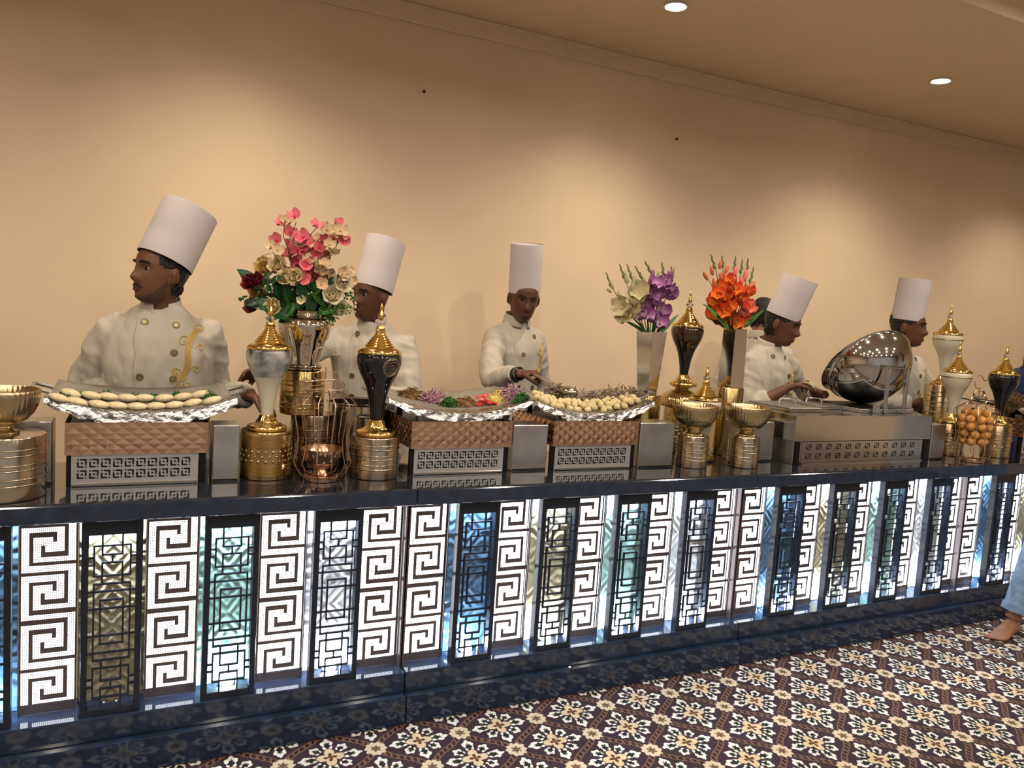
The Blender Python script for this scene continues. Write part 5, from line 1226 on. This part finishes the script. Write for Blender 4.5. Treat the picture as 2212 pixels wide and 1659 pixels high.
    if hair:
        hb = MB(); NA, NZ = 72, 40; low = -0.062 if hair is True else -0.085
        zs = [low + (0.115 - low) * i / NZ for i in range(NZ + 1)]
        for z in zs:
            for q in range(NA):
                a = 2 * PI * q / NA; aa = min(a, 2 * PI - a)
                off_ = (0.009 if aa > 1.5 else 0.004) + 0.003 * noise.noise(Vector((math.cos(a) * 6, math.sin(a) * 6, z * 60 + seed)))
                hb.v.append(Mh @ head_pt(a, z, off_))
        for i in range(NZ):
            z = (zs[i] + zs[i + 1]) / 2
            for q in range(NA):
                a = 2 * PI * (q + 0.5) / NA; aa = min(a, 2 * PI - a)
                ok = (z > 0.072 and (hat is None or aa > 1.0)) or (z > 0.030 and aa > 1.05) or (z > -0.012 and aa > 1.22) or aa > 1.75 + 0.25 * noise.noise(Vector((q * 0.7, z * 40, seed)))
                if 1.36 < aa < 1.95 and z < 0.024 and z > -0.04: ok = False
                if aa <= 1.36 and z < 0.022: ok = False
                if ok: hb.f.append((i * NA + q, i * NA + (q + 1) % NA, (i + 1) * NA + (q + 1) % NA, (i + 1) * NA + q))
        o = hb.build('hair', M_HAIR, t, smooth=80, weld=False); md = o.modifiers.new('th', 'SOLIDIFY'); md.thickness = 0.006; md.offset = -1
        rg = random.Random(seed)
        tf = MB()
        for q in range(46):
            a = PI + rg.uniform(-1.05, 1.05); z = low + rg.uniform(0.0, 0.02); p0 = head_pt(a, z + 0.01, 0.010); p1_ = head_pt(a, z - 0.008, 0.014) + Vector((0, 0.010 * rg.random(), -0.006 * rg.random()))
            tf.tube([Mh @ p0, Mh @ p0.lerp(p1_, 0.6), Mh @ p1_], [0.003, 0.0022, 0.0005], 5)
        tf.build('hair_tufts', M_HAIR, t, smooth=60)
    if hat is not None:
        lean_f, hh, hr, hroll = hat
        Mt = Mh @ Matrix.Translation((0, 0.010, hatz)) @ Matrix.Rotation(math.radians(lean_f), 4, 'X') @ Matrix.Rotation(math.radians(hroll), 4, 'Y')
        n = 56; prof = [(1.0, 0.0), (1.004, 0.006), (1.004, 0.055), (1.0, 0.058), (1.0, hh * 0.5), (1.008, hh - 0.003), (1.0, hh), (0.985, hh), (0.975, hh - 0.006), (0.5, hh - 0.010), (0.0, hh - 0.010)]
        hm = MB()
        rings = []
        for (r, z) in prof: rings.append([Mt @ Vector((hr * r * math.cos(2 * PI * q / n), (hr * 1.07) * r * math.sin(2 * PI * q / n), z)) for q in range(n)])
        inner = [[Mt @ Vector((hr * 0.975 * math.cos(2 * PI * q / n), hr * 1.045 * math.sin(2 * PI * q / n), z)) for q in range(n)] for z in (0.03, 0.0)]
        hm.loft(inner + rings, cap=False); hm.build('chef_hat', M_HAT, t, smooth=50)
        sq = [Mt @ Vector((hr * 1.004 * math.cos(2.25), hr * 1.074 * math.sin(2.25), hh * i / 10)) for i in range(11)]
        MB().tube(sq, 0.0012, 4).build('hat_seam', M_HAT, t, smooth=60)
    return t, info, Mh, Ml

def skin(name, c): return mat(name, c, 0.42, var=0.08, vscale=18, bump=0.05, bscale=120, sss=0.05, spec=0.4)
SK1 = skin('brown_skin', (0.155, 0.068, 0.039)); SK2 = skin('deep_brown_skin', (0.105, 0.042, 0.024)); SK3 = skin('dark_brown_skin', (0.13, 0.054, 0.030)); SK4 = skin('tan_brown_skin', (0.22, 0.10, 0.058))
BT = [(-0.052, 1.352), (0.055, 1.345), (0.052, 1.245), (-0.062, 1.150), (0.050, 1.145), (-0.058, 1.050), (0.050, 1.045)]

# chef by the patties, looking along the counter
b1 = at(346, 800, Y=3.36)
person(0, 'moustached chef in white jacket and tall hat standing behind the patties', (b1.x, 3.36), -4, SK1, head=(-58, -4, 2), hat=(-21, 0.228, 0.098, 0), neck=0.034, lean=5, buttons=BT, embroidery=(0.105, 1.235, 1.15), moustache=True, beard=True, seed=1, slim=1.06, height=1.70, cuffs=(0.72, 0.95),
       arms={-1: dict(w=at(270, 862, Y=3.24), pole=(-0.45, 0.35, -1), f=(0.7, -0.7, -0.3)), 1: dict(w=at(535, 852, Y=3.20), pole=(0.25, 0.3, -1), f=(0.7, -0.3, -0.35), n=(0, -0.3, -1), thumb=-1)})
# chef behind the pink bouquet
b2 = at(800, 800, Y=3.78)
person(0, 'chef in white jacket and tall hat standing behind the pink bouquet', (b2.x, 3.78), -26, SK2, head=(-36, 0, 2), hat=(-15, 0.250, 0.094, 0), neck=0.036, hatz=0.040, lean=3, buttons=BT, hair=False, seed=2, slim=1.02, height=1.665,
       arms={-1: dict(w=at(560, 806, Y=3.50), pole=(-0.3, 0.4, -1), f=(-0.85, -0.3, -0.15), n=(0.1, -0.7, -0.7), thumb=-1, curl=(0.45, 0.5, 0.5, 0.45), spread=0.1), 1: dict(w=at(818, 858, Y=3.42), pole=(0.8, 0.4, -0.6), f=(-0.5, -0.8, -0.3))})
# young chef stirring with a long spoon
b3 = at(1108, 800, Y=3.92)
wr3 = at(1118, 808, Y=3.46)
t3, inf3, Mh3, Ml3 = person(0, 'young chef in white jacket and tall hat stirring the dumplings with a spoon', (b3.x, 3.92), 12, SK2, hair=False, head=(-24, 13, 3), hat=(-4, 0.255, 0.085, -6), neck=0.036, hatz=0.036, lean=2, buttons=[(0.062, 1.330), (-0.030, 1.235), (0.052, 1.06), (-0.04, 1.06)], embroidery=(0.110, 1.20, 1.0), seed=3, slim=0.84, height=1.72, eyes_down=True, cuffs=(0.93, 0.95),
       arms={-1: dict(w=wr3, pole=(-0.45, 0.5, -1), f=(0.75, -0.45, 0.12), n=(0.35, -0.15, -1), thumb=-1, curl=(0.75, 0.85, 0.95, 1.0), tcurl=0.5, spread=0.0)})
sd_ = (at(1233, 846, Y=3.00) - at(1158, 812, Y=3.36))
ta = thing('serving_spoon', at(1233, 846, Y=3.00), 'long steel serving spoon held by the young chef over the dumplings', 'spoon')
hs = -(sd_); MB().tube([hs * 1.12, hs * 0.9, hs * 0.5, hs * 0.20], [0.0065, 0.0065, 0.007, 0.008], 10).build('handle', M_STEELP, ta, smooth=50)
q_ = sd_.normalized(); Rq = Matrix((q_, q_.cross(Vector((0, 0, 1))).normalized(), q_.cross(Vector((0, 0, 1))).cross(q_).normalized())).transposed()
MB().ell(Vector((0, 0, 0)) - q_ * 0.02, (0.052, 0.040, 0.020), 20, 12, rot=Rq).build('spoon_bowl', mat('spoon_steel', (0.42, 0.38, 0.34), 0.25, 1.0), ta, smooth=180)
rb = inf3[-1]; wl = thing('wristband', Matrix.Translation((b3.x, 3.92, 0)) @ Matrix.Rotation(math.radians(12), 4, 'Z') @ rb['W'], 'black wristband on the wrist of the young chef', 'wristband')
wl.rotation_euler = (0, 0, math.radians(12)); u1 = rb['fd'].orthogonal().normalized(); u2 = rb['fd'].cross(u1)
bd_ = MB()
for c in (-0.016, 0.012): bd_.v += [tuple(rb['fd'] * c + (u1 * math.cos(2 * PI * i / 24) + u2 * math.sin(2 * PI * i / 24)) * 0.031) for i in range(24)]
bd_.f = [(i, (i + 1) % 24, 24 + (i + 1) % 24, 24 + i) for i in range(24)]
o = bd_.build('band', mat('black_band', (0.008, 0.009, 0.014), 0.5), wl, smooth=60); md = o.modifiers.new('th', 'SOLIDIFY'); md.thickness = 0.005; md.offset = 1
MB().tube([rb['fd'] * 0.016 + (u1 * math.cos(2 * PI * i / 24) + u2 * math.sin(2 * PI * i / 24)) * 0.034 for i in range(24)], 0.002, 6, closed=True).build('steel_bangle', M_CHROME, wl, smooth=180)
# chef at the chafing station, both hands in front
b4 = at(1646, 800, Y=3.42)
person(0, 'chef in white jacket and tall hat holding a yellow morsel at the chafing station', (b4.x, 3.42), 8, SK3, head=(26, 16, 0), hat=(3, 0.232, 0.092, 0), lean=5, buttons=BT, embroidery=(0.115, 1.215, 0.8), seed=4, slim=0.98, height=1.665, eyes_down=True, cuffs=(0.55, 0.55),
       arms={-1: dict(w=at(1700, 838, Y=3.20), pole=(-0.9, 0.3, -0.8), f=(0.85, -0.2, 0.25), n=(0.3, -0.4, -0.8), thumb=-1, curl=(0.5, 0.6, 0.7, 0.7), tcurl=0.4), 1: dict(w=at(1778, 852, Y=3.22), pole=(0.9, 0.4, -0.6), f=(-0.8, -0.3, -0.05), n=(-0.1, -0.3, 0.95), thumb=1, curl=(0.45, 0.45, 0.5, 0.5))})
cm = thing('yellow_morsel', at(1744, 831, Y=3.17), 'small yellow morsel held between fingers at the chafing station', 'food')
MB().lathe([(0.010, -0.014), (0.015, -0.012), (0.016, 0.006), (0.012, 0.014), (0.004, 0.017), (0, 0.017)], 14).build('paper_cup', mat('yellow_paper', (0.72, 0.58, 0.12), 0.6), cm, smooth=50)
MB().ell((0, 0, 0.018), (0.010, 0.010, 0.008), 10, 8, jit=0.1).build('filling', M_MINCE, cm, smooth=180)
# bare-headed man behind him, seen from behind
b6 = at(1634, 800, Y=3.86)
person(0, 'bare-headed man in white jacket behind the chef at the chafing station', (b6.x, 3.86), 120, SK4, head=(10, 6, 0), lean=0, seed=6, slim=0.98, height=1.70, buttons=())
# chef beyond the dome lids
b5 = at(1934, 800, Y=3.38)
person(0, 'long-haired chef in white jacket and tall hat behind the dome lids', (b5.x, 3.38), 4, SK3, head=(26, 2, 0), hat=(3, 0.250, 0.086, 0), neck=0.034, lean=2, hair='long', buttons=BT, embroidery=(0.115, 1.18, 1.0), seed=5, slim=0.95, height=1.70,
       arms={-1: dict(w=(b5.x - 0.10, 3.16, 1.10), pole=(-1, 0.4, -0.5)), 1: dict(w=(b5.x + 0.15, 3.16, 1.10), pole=(1, 0.4, -0.5))})
# man in blue behind the far end of the buffet
person(0, 'man in dark blue shirt behind the spiced heap griddle', (6.02, 3.52), -20, SK4, head=(0, 5, 0), seed=7, jacket=False, shirt='short', height=1.62)
# barefoot man in jeans walking past on the carpet
fa_ = at(2144, 1386, Z=0.0); an_ = at(2204, 1362, Z=0.0)
dirv = (fa_ - an_).normalized(); ank = Vector((fa_.x, fa_.y, 0)) - dirv * 0.20; jy = math.degrees(math.atan2(dirv.x, -dirv.y))
person(0, 'barefoot man in rolled blue jeans walking on the patterned carpet', (ank.x + 0.27, ank.y - 0.17), jy, SK4, head=(0, 0, 0), seed=8, jacket=False, jeans=True, barefoot=True, height=1.70,
       arms={-1: dict(w=(ank.x + 0.30, ank.y - 0.28, 1.12), pole=(0.5, -0.5, -1)), 1: dict(w=(ank.x + 0.34, ank.y - 0.42, 1.12), pole=(0.5, -0.5, -1))},
       legs={1: dict(knee=(ank.x + 0.34, ank.y - 0.26, 0.50), ankle=(ank.x + 0.56, ank.y - 0.34, 0.085), toe=dirv), -1: dict(knee=(ank.x + 0.09, ank.y - 0.04, 0.50), ankle=(ank.x, ank.y, 0.085), toe=dirv)})
